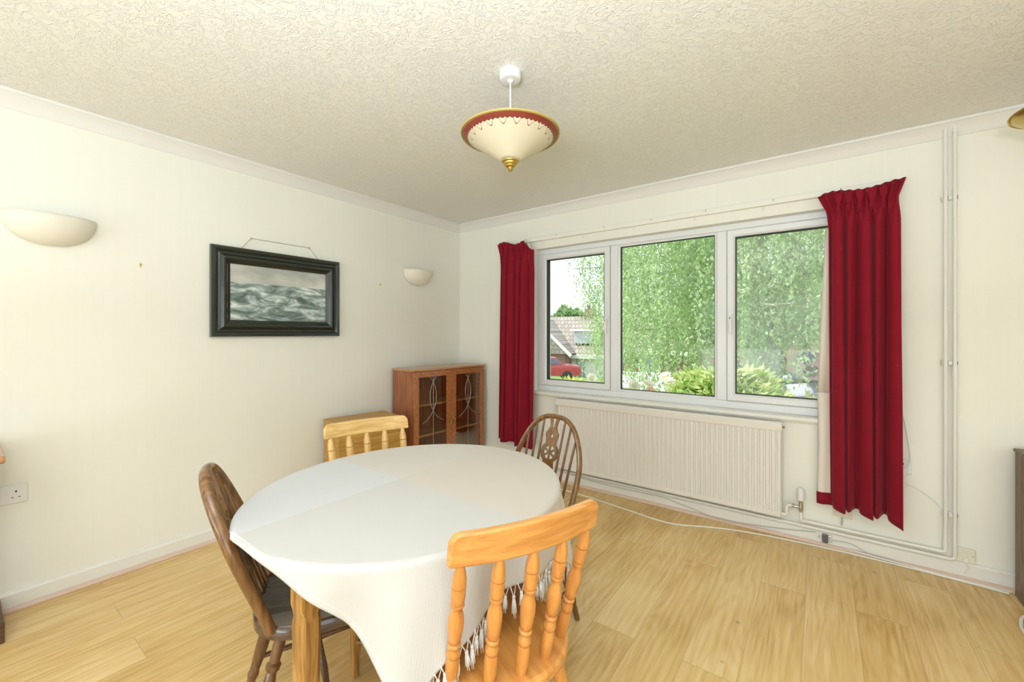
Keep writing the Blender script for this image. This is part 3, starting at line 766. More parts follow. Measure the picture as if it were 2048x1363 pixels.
# ------------------------------------------------------------------ framed sea picture
M['blackframe'] = plain('black_green_lacquer', (.018, .024, .018), .22, coat=.4)
y0, y1, z0, z1 = -2.213, -1.366, 1.264, 1.834
cyp, czp = (y0+y1)/2, (z0+z1)/2
pic = thing('framed_picture', 'wide black framed seascape picture hanging on the left wall', 'picture', (.004, cyp, czp))
hw, hh = (y1-y0)/2, (z1-z0)/2
def rct(i, d): return [(d, -hw+i, -hh+i), (d, hw-i, -hh+i), (d, hw-i, hh-i), (d, -hw+i, hh-i)]
prof = [(0, 0), (0, .026), (.004, .032), (.016, .034), (.026, .030), (.032, .022), (.040, .020), (.050, .023), (.058, .032), (.066, .038), (.074, .039), (.082, .035), (.090, .026), (.098, .022), (.106, .018), (.106, .006)]
put('frame', MB().loops([rct(i, d) for i, d in prof], cap=False), M['blackframe'], pic, sharp=20)
put('seascape', MB().box(.008, -hw+.104, -hh+.092, .012, hw-.104, hh-.092), mat_painting(), pic, smooth=False)
wy0, wy1 = -1.981-cyp, -1.593-cyp
put('hanging_wire', MB().tube([(.012, -2.045-cyp, hh-.004), (.006, wy0, 1.910-czp), (.006, wy1, 1.910-czp), (.012, -1.525-cyp, hh-.004)], .0014, 6), M['darkmetal'], pic)
for y, z, lb in ((-1.981, 1.910, 'left of two small nails holding the picture wire'), (-1.593, 1.910, 'right of two small nails holding the picture wire'),
                 (-2.537, 1.662, 'bare picture nail in the wall between the left wall light and the picture'), (-.975, 1.700, 'bare picture nail in the wall between the picture and the corner light')):
    o = put('picture_nail', MB().lathe((0, y, z-.002), (.014, y, z+.002), [(0, .0016), (.8, .0016), (.85, .004), (1, .004)], 8).lathe((.001, y, z+.010), (.001, y, z-.012), [(0, .003), (1, .002)], 6), M['brass'])
    tag(o, lb, 'nail')

# ------------------------------------------------------------------ ceiling pendant
PX, PY = 1.958, -1.738
def mat_shade():
    m, n, b = newmat('painted_shade'); L = n.links.new
    t = N(n, 'ShaderNodeTexCoord'); s = N(n, 'ShaderNodeSeparateXYZ'); L(t.outputs['Object'], s.inputs[0])
    def M_(op, a, c=None):
        x = N(n, 'ShaderNodeMath', operation=op)
        for i, v in ((0, a), (1, c)):
            if v is None: continue
            if isinstance(v, (int, float)): x.inputs[i].default_value = v
            else: L(v, x.inputs[i])
        return x.outputs[0]
    r = M_('SQRT', M_('ADD', M_('MULTIPLY', s.outputs[0], s.outputs[0]), M_('MULTIPLY', s.outputs[1], s.outputs[1])))
    an = M_('ARCTAN2', s.outputs[1], s.outputs[0])
    w1 = M_('ABSOLUTE', M_('SINE', M_('MULTIPLY', an, 10.0)))        # hearts
    w2 = M_('ABSOLUTE', M_('SINE', M_('MULTIPLY', an, 30.0)))
    edge = M_('ADD', M_('MULTIPLY', w2, -.0045), .184)
    red = M_('GREATER_THAN', r, edge)
    gold = M_('GREATER_THAN', r, .201)
    heart_zone = M_('GREATER_THAN', w1, .62)
    rr = M_('ADD', M_('MULTIPLY', M_('SUBTRACT', w1, .62), -.058), .1835)
    hl = M_('MULTIPLY', heart_zone, M_('LESS_THAN', M_('ABSOLUTE', M_('SUBTRACT', r, rr)), 0.0017))
    mx = lambda f, a, c: (lambda q: (L(f, q.inputs[0]), [L(v, q.inputs[i]) if not isinstance(v, tuple) else setattr(q.inputs[i], 'default_value', c4(v)) for i, v in ((6, a), (7, c))], q.outputs[2])[2])(N(n, 'ShaderNodeMix', data_type='RGBA'))
    c = mx(hl, (.68, .62, .46), (.22, .04, .02))
    c = mx(red, c, (.23, .04, .025)); c = mx(gold, c, (.50, .38, .10))
    L(c, b.inputs['Base Color']); b.inputs['Roughness'].default_value = .35
    return m
pen = thing('ceiling_pendant', 'conical cream and red patterned glass pendant light hanging from the ceiling above the table', 'pendant light', (PX, PY, H))
put('ceiling_rose', MB().lathe((0, 0, 0), (0, 0, -.036), [(0, .046), (.15, .047), (.75, .045), (.95, .040), (1, .03)], 28).lathe((0, 0, -.036), (0, 0, -.044), [(0, .015), (1, .008)], 16), M['plate'], pen)
put('cord', MB().tube([(0, 0, -.04), (0, 0, -.27)], .0035, 8), M['plate'], pen)
put('lamp_holder', MB().lathe((0, 0, -.27), (0, 0, -.34), [(0, .012), (.2, .02), (1, .02)], 16), M['plate'], pen)
zr = -.270
sh = bpy.data.objects.new('x', None); bpy.data.objects.remove(sh)
m = MB()
prof = [(.207, 0), (.2085, .004), (.205, .006), (.200, -.001), (.19, -.0085), (.17, -.022), (.13, -.049), (.09, -.075), (.05, -.101), (.034, -.112)]
m.loops([[(r*math.cos(2*PI*j/64), r*math.sin(2*PI*j/64), z) for j in range(64)] for r, z in prof], cap=False)
so_ = put('glass_shade', m, mat_shade(), pen, sharp=60); so_.location = (0, 0, zr)
s_ = so_.modifiers.new('t', 'SOLIDIFY'); s_.thickness = .003; s_.offset = 1
put('spider', MB().tube([(-.034, 0, -.37), (0, 0, -.335), (.034, 0, -.37)], .003, 6).tube([(0, -.034, -.37), (0, 0, -.335), (0, .034, -.37)], .003, 6), M['brass'], pen)
put('brass_finial', MB().lathe((0, 0, -.375), (0, 0, -.425), [(0, .033), (.08, .037), (.16, .036), (.22, .030), (.34, .029), (.42, .024), (.55, .021), (.62, .013), (.72, .010), (.82, .011), (.92, .007), (1, .001)], 28), M['brass'], pen)
# second pendant, of which only the rim enters the frame at the right edge
p2 = thing('ceiling_pendant', 'brass-rimmed pendant light just entering the frame at the right edge', 'pendant light', (3.86, -.56, H))
m = MB()
prof = [(.207, 0), (.2085, .004), (.205, .006), (.198, -.004), (.17, -.022), (.13, -.049), (.09, -.075), (.05, -.101), (.004, -.125)]
m.loops([[(r*math.cos(2*PI*j/48), r*math.sin(2*PI*j/48), z-.23) for j in range(48)] for r, z in prof], cap=False)
o = put('brass_dish', m, M['brass'], p2, sharp=60); q = o.modifiers.new('t', 'SOLIDIFY'); q.thickness = .002
put('cord', MB().tube([(0, 0, 0), (0, 0, -.35)], .0035, 8), M['plate'], p2)
put('ceiling_rose', MB().lathe((0, 0, 0), (0, 0, -.034), [(0, .046), (.75, .045), (1, .03)], 20), M['plate'], p2)

# ------------------------------------------------------------------ table and cloth
TX, TY, TZ = 1.851, -2.168, .745
ea, eb = .492, .545
tb = thing('dining_table', 'oval oak dining table in the middle of the room under a white cloth', 'table', (TX, TY, 0))
put('tabletop', MB().prism([(ea*math.cos(2*PI*i/72), eb*math.sin(2*PI*i/72)) for i in range(72)], TZ-.024, TZ-.004), M['oak'], tb, bevel=.004)
legp = [(.035, -.413, .031), (-.165, .40, .031), (-.235, -.09, .020), (.10, .10, .020)]
fr = MB()
fr.loops([[(x0*k, y0*k, z) for x0, y0 in ((-.19, -.43), (.19, -.43), (.19, .43), (-.19, .43))] for k, z in ((1, TZ-.10), (1, TZ-.024), (.92, TZ-.024), (.92, TZ-.10))], cap=False, wrap=True)
put('apron', fr, M['oak'], tb, bevel=.002, smooth=False)
def tleg(x, y, s_=.024):
    g = MB()
    def octa(z, a, ch): return [(x+p*a, y+q*a, z) for p, q in ((1, -1+ch), (1, 1-ch), (1-ch, 1), (-1+ch, 1), (-1, 1-ch), (-1, -1+ch), (-1+ch, -1), (1-ch, -1))]
    g.loops([octa(TZ-.024, s_, .06), octa(.545, s_*.96, .06), octa(.53, s_*.90, .25), octa(.518, s_*.90, .42), octa(.50, s_*1.02, .45), octa(.35, s_*.96, .45), octa(.12, s_*.74, .45), octa(0, s_*.66, .45)])
    return g
for (x, y, q_) in legp: put('leg', tleg(x, y, q_), M['oak'], tb, sharp=25)
put('stretcher', MB().tube([(-.235, -.09, .13), (.10, .10, .13)], (.009, .014), 8), M['oak'], tb)

CX, CY = 1.772, -2.172
ca, cb = .725, .553        # half sizes of the cloth
cax = .475               # it reaches less far over the wall side
def oval_near(px, py):
    """nearest point on the oval and outward normal"""
    th = math.atan2(py/eb, px/ea)
    for _ in range(8):
        c, s_ = math.cos(th), math.sin(th)
        ex, ey = ea*c, eb*s_; tx, ty = -ea*s_, eb*c
        dx, dy = ex-px, ey-py
        g = dx*tx+dy*ty; hss = tx*tx+ty*ty + dx*(-ex)+dy*(-ey)
        th -= g/max(hss, .05)
    c, s_ = math.cos(th), math.sin(th)
    nx, ny = c/ea, s_/eb; l = math.hypot(nx, ny)
    return ea*c, eb*s_, nx/l, ny/l, th
def cloth_pt(qx, qy):
    if qy < CY: qy = CY + (qy-CY)*(1+.02*(qx-CX)/.7)
    px, py = qx-TX, qy-TY
    if (px/ea)**2+(py/eb)**2 <= 1: return (qx-CX, qy-CY, TZ)
    ex, ey, nx, ny, th = oval_near(px, py)
    d = math.hypot(px-ex, py-ey)
    R0 = .012
    if d < R0*PI/2:
        a = d/R0; out = R0*math.sin(a); dz = R0*(1-math.cos(a))
    else:
        dd = d-R0*PI/2
        rip = math.sin(th*9+.6)*.6+math.sin(th*17+2)*.35
        fl = .05 + .12*rip*min(1, dd/.12)
        # the corner falls in soft cones
        out = R0 + dd*fl + .012*rip*min(1, dd/.08); dz = R0 + dd*math.sqrt(max(.2, 1-fl*fl))
    return (ex+nx*out+TX-CX, ey+ny*out+TY-CY, TZ-dz)
NG = 190
rows = [[cloth_pt(CX-cax+(ca+cax)*i/NG, CY-cb+2*cb*j/NG) for i in range(NG+1)] for j in range(NG+1)]
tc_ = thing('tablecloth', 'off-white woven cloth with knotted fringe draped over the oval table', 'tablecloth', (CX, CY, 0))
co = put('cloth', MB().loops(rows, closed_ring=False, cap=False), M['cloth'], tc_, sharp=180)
q = co.modifiers.new('t', 'SOLIDIFY'); q.thickness = .0025; q.offset = 1
# stitched hem along the left edge
hp = [cloth_pt(CX-cax+(ca+cax)*i/120, CY-cb+.016) for i in range(121)]
put('hem', MB().tube([(p[0], p[1]-.001, p[2]+.001) for p in hp], .0022, 6), M['fringe'], tc_)
tas = MB()
tas.tube([(0, .012, .004), (0, .002, -.022)], .0016, 5).tube([(0, -.012, .004), (0, -.002, -.022)], .0016, 5)
tas.sphere((0, 0, -.025), .0052, 8, (1, 1, .9))
rt = random.Random(4)
for k in range(9):
    a = 2*PI*k/9; sp = rt.uniform(.5, 1.2)
    tas.tube([(.002*math.cos(a), .002*math.sin(a), -.027), (.006*sp*math.cos(a), .006*sp*math.sin(a), -.045), (.008*sp*math.cos(a+.3), .008*sp*math.sin(a+.3), -.062-rt.uniform(0, .012))], [.0018, .0018, .0008], 5)
tme = tas.mesh('tassel'); tme.materials.append(M['fringe'])
NT = 44
for k in range(NT):
    y = CY-cb+.015+(2*cb-.03)*k/(NT-1)
    p = cloth_pt(CX+ca, y)
    o = bpy.data.objects.new('tassel', tme); COL.objects.link(o); o.parent = tc_
    o.location = (p[0], p[1], p[2]-.002)
    o.rotation_euler = (rt.uniform(-.12, .12), rt.uniform(-.1, .15), rt.uniform(-.4, .4)); o.scale = (1, 1, rt.uniform(.85, 1.15))

# ------------------------------------------------------------------ spindle-back pine chairs
SPIN = [(0, .0125), (.10, .0165), (.20, .0168), (.245, .0145), (.25, .0108), (.256, .0145), (.275, .0170), (.30, .0165), (.32, .0125), (.333, .0115), (.345, .0155), (.36, .0170), (.372, .0150), (.376, .0105), (.382, .0140),
        (.42, .0165), (.52, .0190), (.585, .0180), (.63, .0135), (.66, .0115), (.672, .0140), (.685, .0168), (.70, .0160), (.705, .0110), (.711, .0155), (.76, .0170), (.83, .0170), (.834, .0122), (.84, .0170), (.885, .0165), (.93, .0140), (.97, .0105), (1.0, .0095)]
PLEG = [(0, .012), (.05, .015), (.06, .017), (.22, .020), (.24, .014), (.25, .014), (.27, .021), (.30, .021), (.315, .015), (.40, .019), (.58, .023), (.66, .020), (.70, .015), (.72, .022), (.76, .022), (.775, .015), (.85, .018), (1.0, .016)]
def rail_x(u, rx=-.225, curve=.030): return rx - curve*(1-u*u) + curve*.55
def pine_chair(name, label, loc, rz, mz, my, mx_, zb=.772, zt=.853):
    t = thing(name, label, 'chair', loc, rz)
    pts = []
    for i in range(64):
        a = 2*PI*i/64; c, s_ = math.cos(a), math.sin(a)
        if c < 0: x = -.215*abs(c)**.85; y = .215*math.copysign(abs(s_)**.9, s_)
        else: x = .205*abs(c)**.55; y = (.215)*math.copysign(abs(s_)**.6, s_)
        pts.append((x, y))
    put('seat', MB().prism(pts, .408, .440), mx_, t, bevel=.010, seg=3)
    # curved top rail
    rings = []; w_ = .207
    K = 30
    for i in range(K+1):
        u = -1+2*i/K; y = u*w_; xx = rail_x(u)
        e = max(0, abs(u)-.88)/.12
        top = zt - .022*(1-math.sqrt(max(0, 1-e*e)))
        bot = zb + .003*u*u
        hb = .0115
        rings.append([(xx-hb, y, bot), (xx+hb, y, bot), (xx+hb-.012, y, top), (xx-hb-.012, y, top)])
    put('top_rail', MB().loops(rings), my, t, bevel=.005, sharp=50)
    for i in range(5):
        u = (i-2)/2
        put('spindle', MB().lathe((-.176+.060*u*u, u*.163, .436), (rail_x(u*.86), u*.178, zb+.006), SPIN, 14), mz, t, sharp=50)
    for sx, sy in ((1, 1), (1, -1), (-1, 1), (-1, -1)):
        put('leg', MB().lathe((.20*sx+(.0 if sx > 0 else -.02), .185*sy, 0), (.135*sx, .135*sy, .412), PLEG, 14), mz, t, sharp=50)
    for sy in (1, -1):
        put('side_stretcher', MB().lathe((.178, .167*sy, .14), (-.190, .167*sy, .14), [(0, .009), (.3, .012), (.5, .016), (.7, .012), (1, .009)], 10), mz, t)
    put('cross_stretcher', MB().lathe((0, .167, .14), (0, -.167, .14), [(0, .009), (.3, .012), (.5, .015), (.7, .012), (1, .009)], 10), mz, t)
    return t
pine_chair('dining_chair', 'orange pine spindle-back chair in the foreground, its back to the viewer', (2.262, -2.247, 0), 2.726, M['pine_z'], M['pine_y'], M['pine_x'])
pine_chair('dining_chair', 'pale honey pine spindle-back chair behind the table, before the pine chest', (1.420, -1.985, 0), R(-16.4), M['ypine_z'], M['ypine_y'], M['ypine_x'], .786, .855)

# ------------------------------------------------------------------ wheelback chairs
WLEG = [(0, .010), (.04, .012), (.20, .0145), (.23, .018), (.25, .018), (.265, .0145), (.40, .019), (.55, .021), (.68, .017), (.74, .0135), (.755, .020), (.785, .021), (.80, .014), (.90, .017), (1.0, .015)]
def bow_pt(tt, w_=.199, fy=.165, tz=.876, tx=-.325, fx=-.155, z0=.436):
    a = PI*tt
    zz = abs(math.sin(a))**.75
    y = math.copysign(abs(math.cos(a))**.8*w_, math.cos(a))
    if zz < .55: y = math.copysign(fy+(w_*.93-fy)*min(1, zz/.55)**1.0, y) if False else y*(1-(1-fy/w_)*(1-zz/.55))
    return Vector((fx+(tx-fx)*zz, y, z0+(tz-z0)*zz))
def bow_at_y(y):
    best = None
    for i in range(200):
        tt = .02+.96*i/199
        p = bow_pt(tt)
        if p.z < .62: continue
        if best is None or abs(p.y-y) < abs(best.y-y): best = p
    return best
def wheel_chair(label, loc, rz):
    t = thing('dining_chair', label, 'chair', loc, rz)
    pts = []
    for i in range(64):
        a = 2*PI*i/64; c, s_ = math.cos(a), math.sin(a)
        x = (.20 if c > 0 else .205)*math.copysign(abs(c)**.62, c)
        y = (.205 + .018*c)*math.copysign(abs(s_)**.66, s_)
        pts.append((x, y))
    # dished seat
    rings = []
    for k, zt in ((1.0, .402), (1.0, .432), (.965, .440), (.90, .438), (.70, .430), (.4, .426), (.02, .426)):
        rings.append([(x*k, y*k, zt) for x, y in pts])
    rings.insert(0, [(x*.90, y*.90, .396) for x, y in pts]); rings.insert(0, [(x*.02, y*.02, .396) for x, y in pts])
    put('seat', MB().loops(rings), M['dk_x'], t, sharp=50)
    path = [bow_pt(i/72) for i in range(73)]
    path[0] = path[0]-Vector((0, 0, .01)); path[-1] = path[-1]-Vector((0, 0, .01))
    put('bow_back', MB().tube(path, (.0155, .0115), 12, up=(1, 0, .4)), M['dk_bow'], t)
    for y in (-.118, -.085, -.052, .052, .085, .118):
        b_ = bow_at_y(y*1.18)
        put('spindle', MB().lathe((-.178+.9*y*y, y*.95, .434), b_, [(0, .006), (.3, .0068), (.7, .006), (1, .005)], 8), M['dk_z'], t)
    # pierced wheel splat
    top = bow_pt(.5); bot = Vector((-.182, 0, .434)); Ls = (top-bot).length; dr = (top-bot).normalized()
    nrm = Vector((dr.z, 0, -dr.x))
    hs = [(0, .021), (.06, .018), (.12, .024), (.2, .038), (.27, .044), (.33, .037), (.40, .030), (.45, .034)]
    ue, rad = .625, .049       # wheel centre along the splat, radius
    right = [(hw_, u_*Ls) for u_, hw_ in hs]
    wc = ue*Ls
    right += [(rad*math.cos(a), wc+rad*math.sin(a)) for a in [(-55+110*i/14)*PI/180 for i in range(15)]]
    right += [(w1, u_*Ls) for u_, w1 in ((.765, .030), (.79, .036), (.82, .036), (.85, .025), (.89, .017), (.93, .020), (.97, .027), (1.0, .025))]
    outline = right + [(-x, y) for x, y in reversed(right)]
    holes = []
    for k in range(6):
        a0 = k*PI/3+.13+PI/6; a1 = (k+1)*PI/3-.13+PI/6
        h_ = [(.033*math.cos(a0+(a1-a0)*i/6), wc+.033*math.sin(a0+(a1-a0)*i/6)) for i in range(7)]
        h_ += [(.012*math.cos(a1-.12), wc+.012*math.sin(a1-.12)), (.012*math.cos(a0+.12), wc+.012*math.sin(a0+.12))]
        holes.append(h_)
    holes.append([(.011*math.cos(a)*(1 if math.sin(a) < 0 else .7), .795*Ls+.010*math.sin(a)) for a in [2*PI*i/12 for i in range(12)]])
    holes.append([(.012*math.cos(a), .31*Ls+.018*math.sin(a)) for a in [2*PI*i/12 for i in range(12)]])
    holes.append([(-.006, .885*Ls), (.006, .885*Ls), (.010, .975*Ls), (-.010, .975*Ls)])
    me = fill2d([outline]+holes, .009, 'wheel_splat', lambda u, v, w: bot+dr*v+Vector((0, 1, 0))*u+nrm*w)
    put('wheel_splat', me, M['dk_bow'], t, smooth=False)
    for sx, sy in ((1, 1), (1, -1), (-1, 1), (-1, -1)):
        put('leg', MB().lathe(((.205 if sx > 0 else -.235), (.195 if sx > 0 else .18)*sy, 0), (.125*sx, .13*sy, .404), WLEG, 14), M['dk_z'], t, sharp=50)
    for sy in (1, -1):
        put('side_stretcher', MB().lathe((.178, .173*sy, .15), (-.195, .163*sy, .15), [(0, .008), (.3, .010), (.5, .014), (.7, .010), (1, .008)], 10), M['dk_z'], t)
    put('cross_stretcher', MB().lathe((0, .168, .15), (0, -.168, .15), [(0, .008), (.3, .010), (.5, .013), (.7, .010), (1, .008)], 10), M['dk_z'], t)
    return t
wheel_chair('dark brown wheelback chair at the near left end of the table', (1.666, -2.408, 0), R(66.5))
wheel_chair('dark brown wheelback chair at the window end of the table, by the radiator', (1.952, -1.709, 0), R(-93.6))

# ------------------------------------------------------------------ glazed cabinet
cw, cdp, ch = .828, .300, .985
cab = thing('display_cabinet', 'mahogany cabinet with two glazed doors standing in the corner', 'cabinet', (.036, -.872, 0), R(-3.8))
T = .018
put('side_panel', MB().box(0, 0, .06, cdp-.02, T, ch-T), M['mahog'], cab, bevel=.001, smooth=False)
put('side_panel', MB().box(0, cw-T, .06, cdp-.02, cw, ch-T), M['mahog'], cab, bevel=.001, smooth=False)
put('top_panel', MB().box(0, -.010, ch-T, cdp+.010, cw+.010, ch), M['mahog_top'], cab, bevel=.004, smooth=False)
put('back_panel', MB().box(0, T, .06, .006, cw-T, ch-T), M['mahog'], cab, smooth=False)
put('bottom_panel', MB().box(.006, T, .06, cdp-.02, cw-T, .078), M['mahog'], cab, smooth=False)
put('plinth', MB().box(.01, .005, 0, cdp-.03, cw-.005, .06), M['mahog'], cab, smooth=False)
for z in (.40, .66): put('shelf', MB().box(.007, T+.001, z, cdp-.05, cw-T-.001, z+.016), M['mahog_top'], cab, smooth=False)
put('divider', MB().box(.007, cw/2-.008, .078, cdp-.06, cw/2+.008, ch-T), M['mahog'], cab, smooth=False) if False else None
def cdoor(y0, y1, hside):
    st = .052; x0_, x1_ = cdp-.019, cdp; zz0, zz1 = .066, ch-T-.003
    m_ = MB().box(x0_, y0, zz0, x1_, y0+st, zz1).box(x0_, y1-st, zz0, x1_, y1, zz1).box(x0_, y0+st, zz0, x1_, y1-st, zz0+.055).box(x0_, y0+st, zz1-.05, x1_, y1-st, zz1)
    d = put('glazed_door', m_, M['mahog_x'], cab, bevel=.002, smooth=False)
    a, b_ = y0+st, y1-st; g0, g1 = zz0+.055, zz1-.05
    put('pane', MB().box(x0_+.007, a, g0, x0_+.011, b_, g1), M['cab_glass'], d, smooth=False)
    ym = (a+b_)/2; xx = x1_-.006; gh = g1-g0
    l_ = MB().tube([(xx, ym, g0), (xx, ym, g1)], .0018, 6)
    def arc(yc, r_, z_c, a0, a1):
        pth = []
        for i in range(17):
            an = a0+(a1-a0)*i/16
            y_, z_ = yc+r_*math.cos(an), z_c+r_*math.sin(an)
            if a <= y_ <= b_: pth.append((xx, y_, z_))
        return pth
    zc_ = g1-.17
    hw_ = (b_-a)/2
    l_.tube(arc(a-.05, hw_+.085, zc_, -1.2, 1.2), .0018, 6); l_.tube(arc(b_+.05, hw_+.085, zc_, PI-1.2, PI+1.2), .0018, 6)
    put('leading', l_, M['pewter'], d)
    hy = y1-st/2+.004 if hside == 'r' else y0+st/2-.004
    hp_ = MB().box(x1_, hy-.005, .50, x1_+.003, hy+.005, .53)
    hp_.tube([(x1_+.003, hy, .524), (x1_+.016, hy, .520), (x1_+.014, hy, .495), (x1_+.010, hy, .478)], [.003, .004, .006, .003], 8)
    put('drop_handle', hp_, M['brass'], d)
cdoor(.003, cw/2-.001, 'r'); cdoor(cw/2+.001, cw-.003, 'l')

# ------------------------------------------------------------------ pine chest beside it
bx = thing('pine_chest', 'plain pine box unit on the left wall behind the honey pine chair', 'box', (.042, -1.500, 0), R(-9))
bw_, bd_, bh_ = .475, .275, .648
put('carcass', MB().box(0, .0, .0, bd_-.016, .018, bh_-.018).box(0, bw_-.018, 0, bd_-.016, bw_, bh_-.018).box(0, .018, 0, .01, bw_-.018, bh_-.018).box(.01, .018, 0, bd_-.016, bw_-.018, .02), M['chest'], bx, bevel=.001, smooth=False)
put('lid', MB().box(-.002, -.003, bh_-.018, bd_+.003, bw_+.003, bh_), M['chest'], bx, bevel=.003, smooth=False)
put('front_panel', MB().box(bd_-.0155, .0, .0, bd_, bw_, bh_-.0185), M['chest'], bx, bevel=.001, smooth=False)

# ------------------------------------------------------------------ furniture cut by the frame
lc = thing('side_cabinet', 'dark wooden unit cut off by the left edge of the frame', 'cabinet', (.0, -3.30, 0))
put('top_slab', MB().box(.004, -.30, .765, .40, .268, .795), M['mahog_top'], lc, bevel=.006, smooth=False)
put('body', MB().box(.020, -.28, .085, .24, .180, .7645), M['darkbox'], lc, bevel=.002, smooth=False)
put('plinth', MB().box(.034, -.30, 0, .30, .272, .085), M['darkbox'], lc, bevel=.003, smooth=False)
rc = thing('dark_cabinet', 'dark brown wooden cabinet with its door ajar at the right edge of the frame', 'cabinet', (3.792, -.165, 0), R(0))
rcH = .722
put('carcass', MB().box(0, -.0, 0, .014, .115, rcH-.016).box(.50, 0, 0, .514, .115, rcH-.016).box(.014, .105, 0, .50, .115, rcH-.016).box(.014, 0, .0, .50, .105, .035).box(.014, 0.01, .36, .50, .105, .375), M['brownwood'], rc, bevel=.001, smooth=False)
put('top', MB().box(-.008, -.012, rcH-.016, .522, .117, rcH), M['brownwood'], rc, bevel=.006, smooth=False)
dd = MB().box(0, -.016, .10, .48, 0, rcH-.022)
do = put('door', dd, M['brownwood'], rc, bevel=.002, smooth=False)
do.location = (.0, -.004, 0); do.rotation_euler = (0, 0, R(-62))
for z in (.20, .62): put('hinge', MB().box(-.003, -.012, z-.03, .001, .004, z+.03), M['darkmetal'], rc, smooth=False)

#EXTERIOR
# ================================================================== outside
def gz(y): return -.30 - .072*max(0, y-1)
def at(px, d):
    """point on the ray through picture column px at depth d (world x, y)"""
    a = R(36.506); k = (px-1024)/835.0
    return (CAMX + d*(-math.sin(a)+k*math.cos(a)), CAMY + d*(math.cos(a)+k*math.sin(a)))
M['lawn'] = plain('grass', (.16, .26, .06), .9, var=.3, vscale=3)
M['road'] = plain('pale_asphalt', (.55, .55, .56), .9, var=.06, vscale=2)
g = MB(); rows = []
for j in range(40):
    y = .30 + j*j*.055
    rows.append([(x, y, gz(y)) for x in (-70, -30, -10, -4, 0, 4, 10, 30, 70)])
g.loops(rows, closed_ring=False, cap=False)
o = struct('ground', g, M['lawn'], smooth=False)
g = MB(); rows = []
for j in range(14):
    y = 8.2+j*.7
    rows.append([(x, y, gz(y)+.02) for x in (-60, -30, -10, 0, 12, 40)])
g.loops(rows, closed_ring=False, cap=False)
struct('road', g, M['road'], smooth=False)

def leaves_mesh(name, pts, dirs, L, Wd, seed=1, shape='diamond', droop=.0):
    """one small folded leaf at each point"""
    rng = np.random.default_rng(seed)
    n = len(pts); pts = np.asarray(pts, float); d = np.asarray(dirs, float)
    d /= np.linalg.norm(d, axis=1, keepdims=True)+1e-9
    r = rng.normal(size=(n, 3)); s_ = np.cross(d, r); s_ /= np.linalg.norm(s_, axis=1, keepdims=True)+1e-9
    nn = np.cross(d, s_)
    sc = rng.uniform(.7, 1.3, (n, 1)); Lv = L*sc; Wv = Wd*sc
    a = pts; b = pts + d*Lv*.45 + s_*Wv*.5 + nn*Wv*.15; c = pts + d*Lv - nn*Lv*droop; e = pts + d*Lv*.45 - s_*Wv*.5 + nn*Wv*.15
    V = np.stack([a, b, c, e], 1).reshape(-1, 3)
    me = bpy.data.meshes.new(name)
    me.vertices.add(4*n); me.vertices.foreach_set('co', V.ravel())
    idx = np.arange(4*n).reshape(n, 4)
    tri = np.concatenate([idx[:, [0, 1, 2]], idx[:, [0, 2, 3]]], 1).ravel()
    me.loops.add(6*n); me.loops.foreach_set('vertex_index', tri)
    me.polygons.add(2*n); me.polygons.foreach_set('loop_start', np.arange(0, 6*n, 3)); me.polygons.foreach_set('loop_total', np.full(2*n, 3))
    me.update(); me.validate()
    return me

# ---- birch tree in the front garden
tx, ty = at(1522, 8.5)
bt = thing('birch_tree', 'large weeping birch tree in front of the window, filling most of the view', 'tree', (tx, ty, gz(ty)))
M['bark'] = plain('grey_birch_bark', (.36, .34, .27), .9, bump=.5, bscale=12, var=.35, vscale=5)
trunk = MB()
trunk.tube([(0, 0, -.1), (0, 0, .3), (.02, 0, .9), (.05, .02, 1.5), (-.05, 0, 2.4), (-.1, .05, 3.6), (-.05, .1, 5.2), (0, .1, 7.4)], [.42, .34, .29, .27, .2, .15, .10, .04], 14)
put('trunk', trunk, M['bark'], bt)
br_ = MB(); rb = random.Random(5)
tips = []
for k in range(30):
    z0_ = 1.5+rb.random()*4.5; a = rb.uniform(0, 2*PI); ln = rb.uniform(2.2, 4.3)*(1 if z0_ < 4.6 else .7)
    p = [(0, .05, z0_)]
    for i in range(1, 6):
        s_ = i/5; p.append((math.cos(a+.2*s_)*ln*s_, math.sin(a+.2*s_)*ln*s_, z0_+1.5*s_-1.1*s_*s_+.1*math.sin(6*s_)))
    br_.tube(p, [.07, .055, .04, .028, .018, .008], 7)
    tips.append(p)
br_.tube([(.06, 0, 1.45), (.32, .05, 2.3), (.55, .1, 3.4), (.7, .1, 5)], [.17, .13, .1, .06], 10)
put('branches', br_, M['bark'], bt)
rng = np.random.default_rng(11)
P_, D_ = [], []
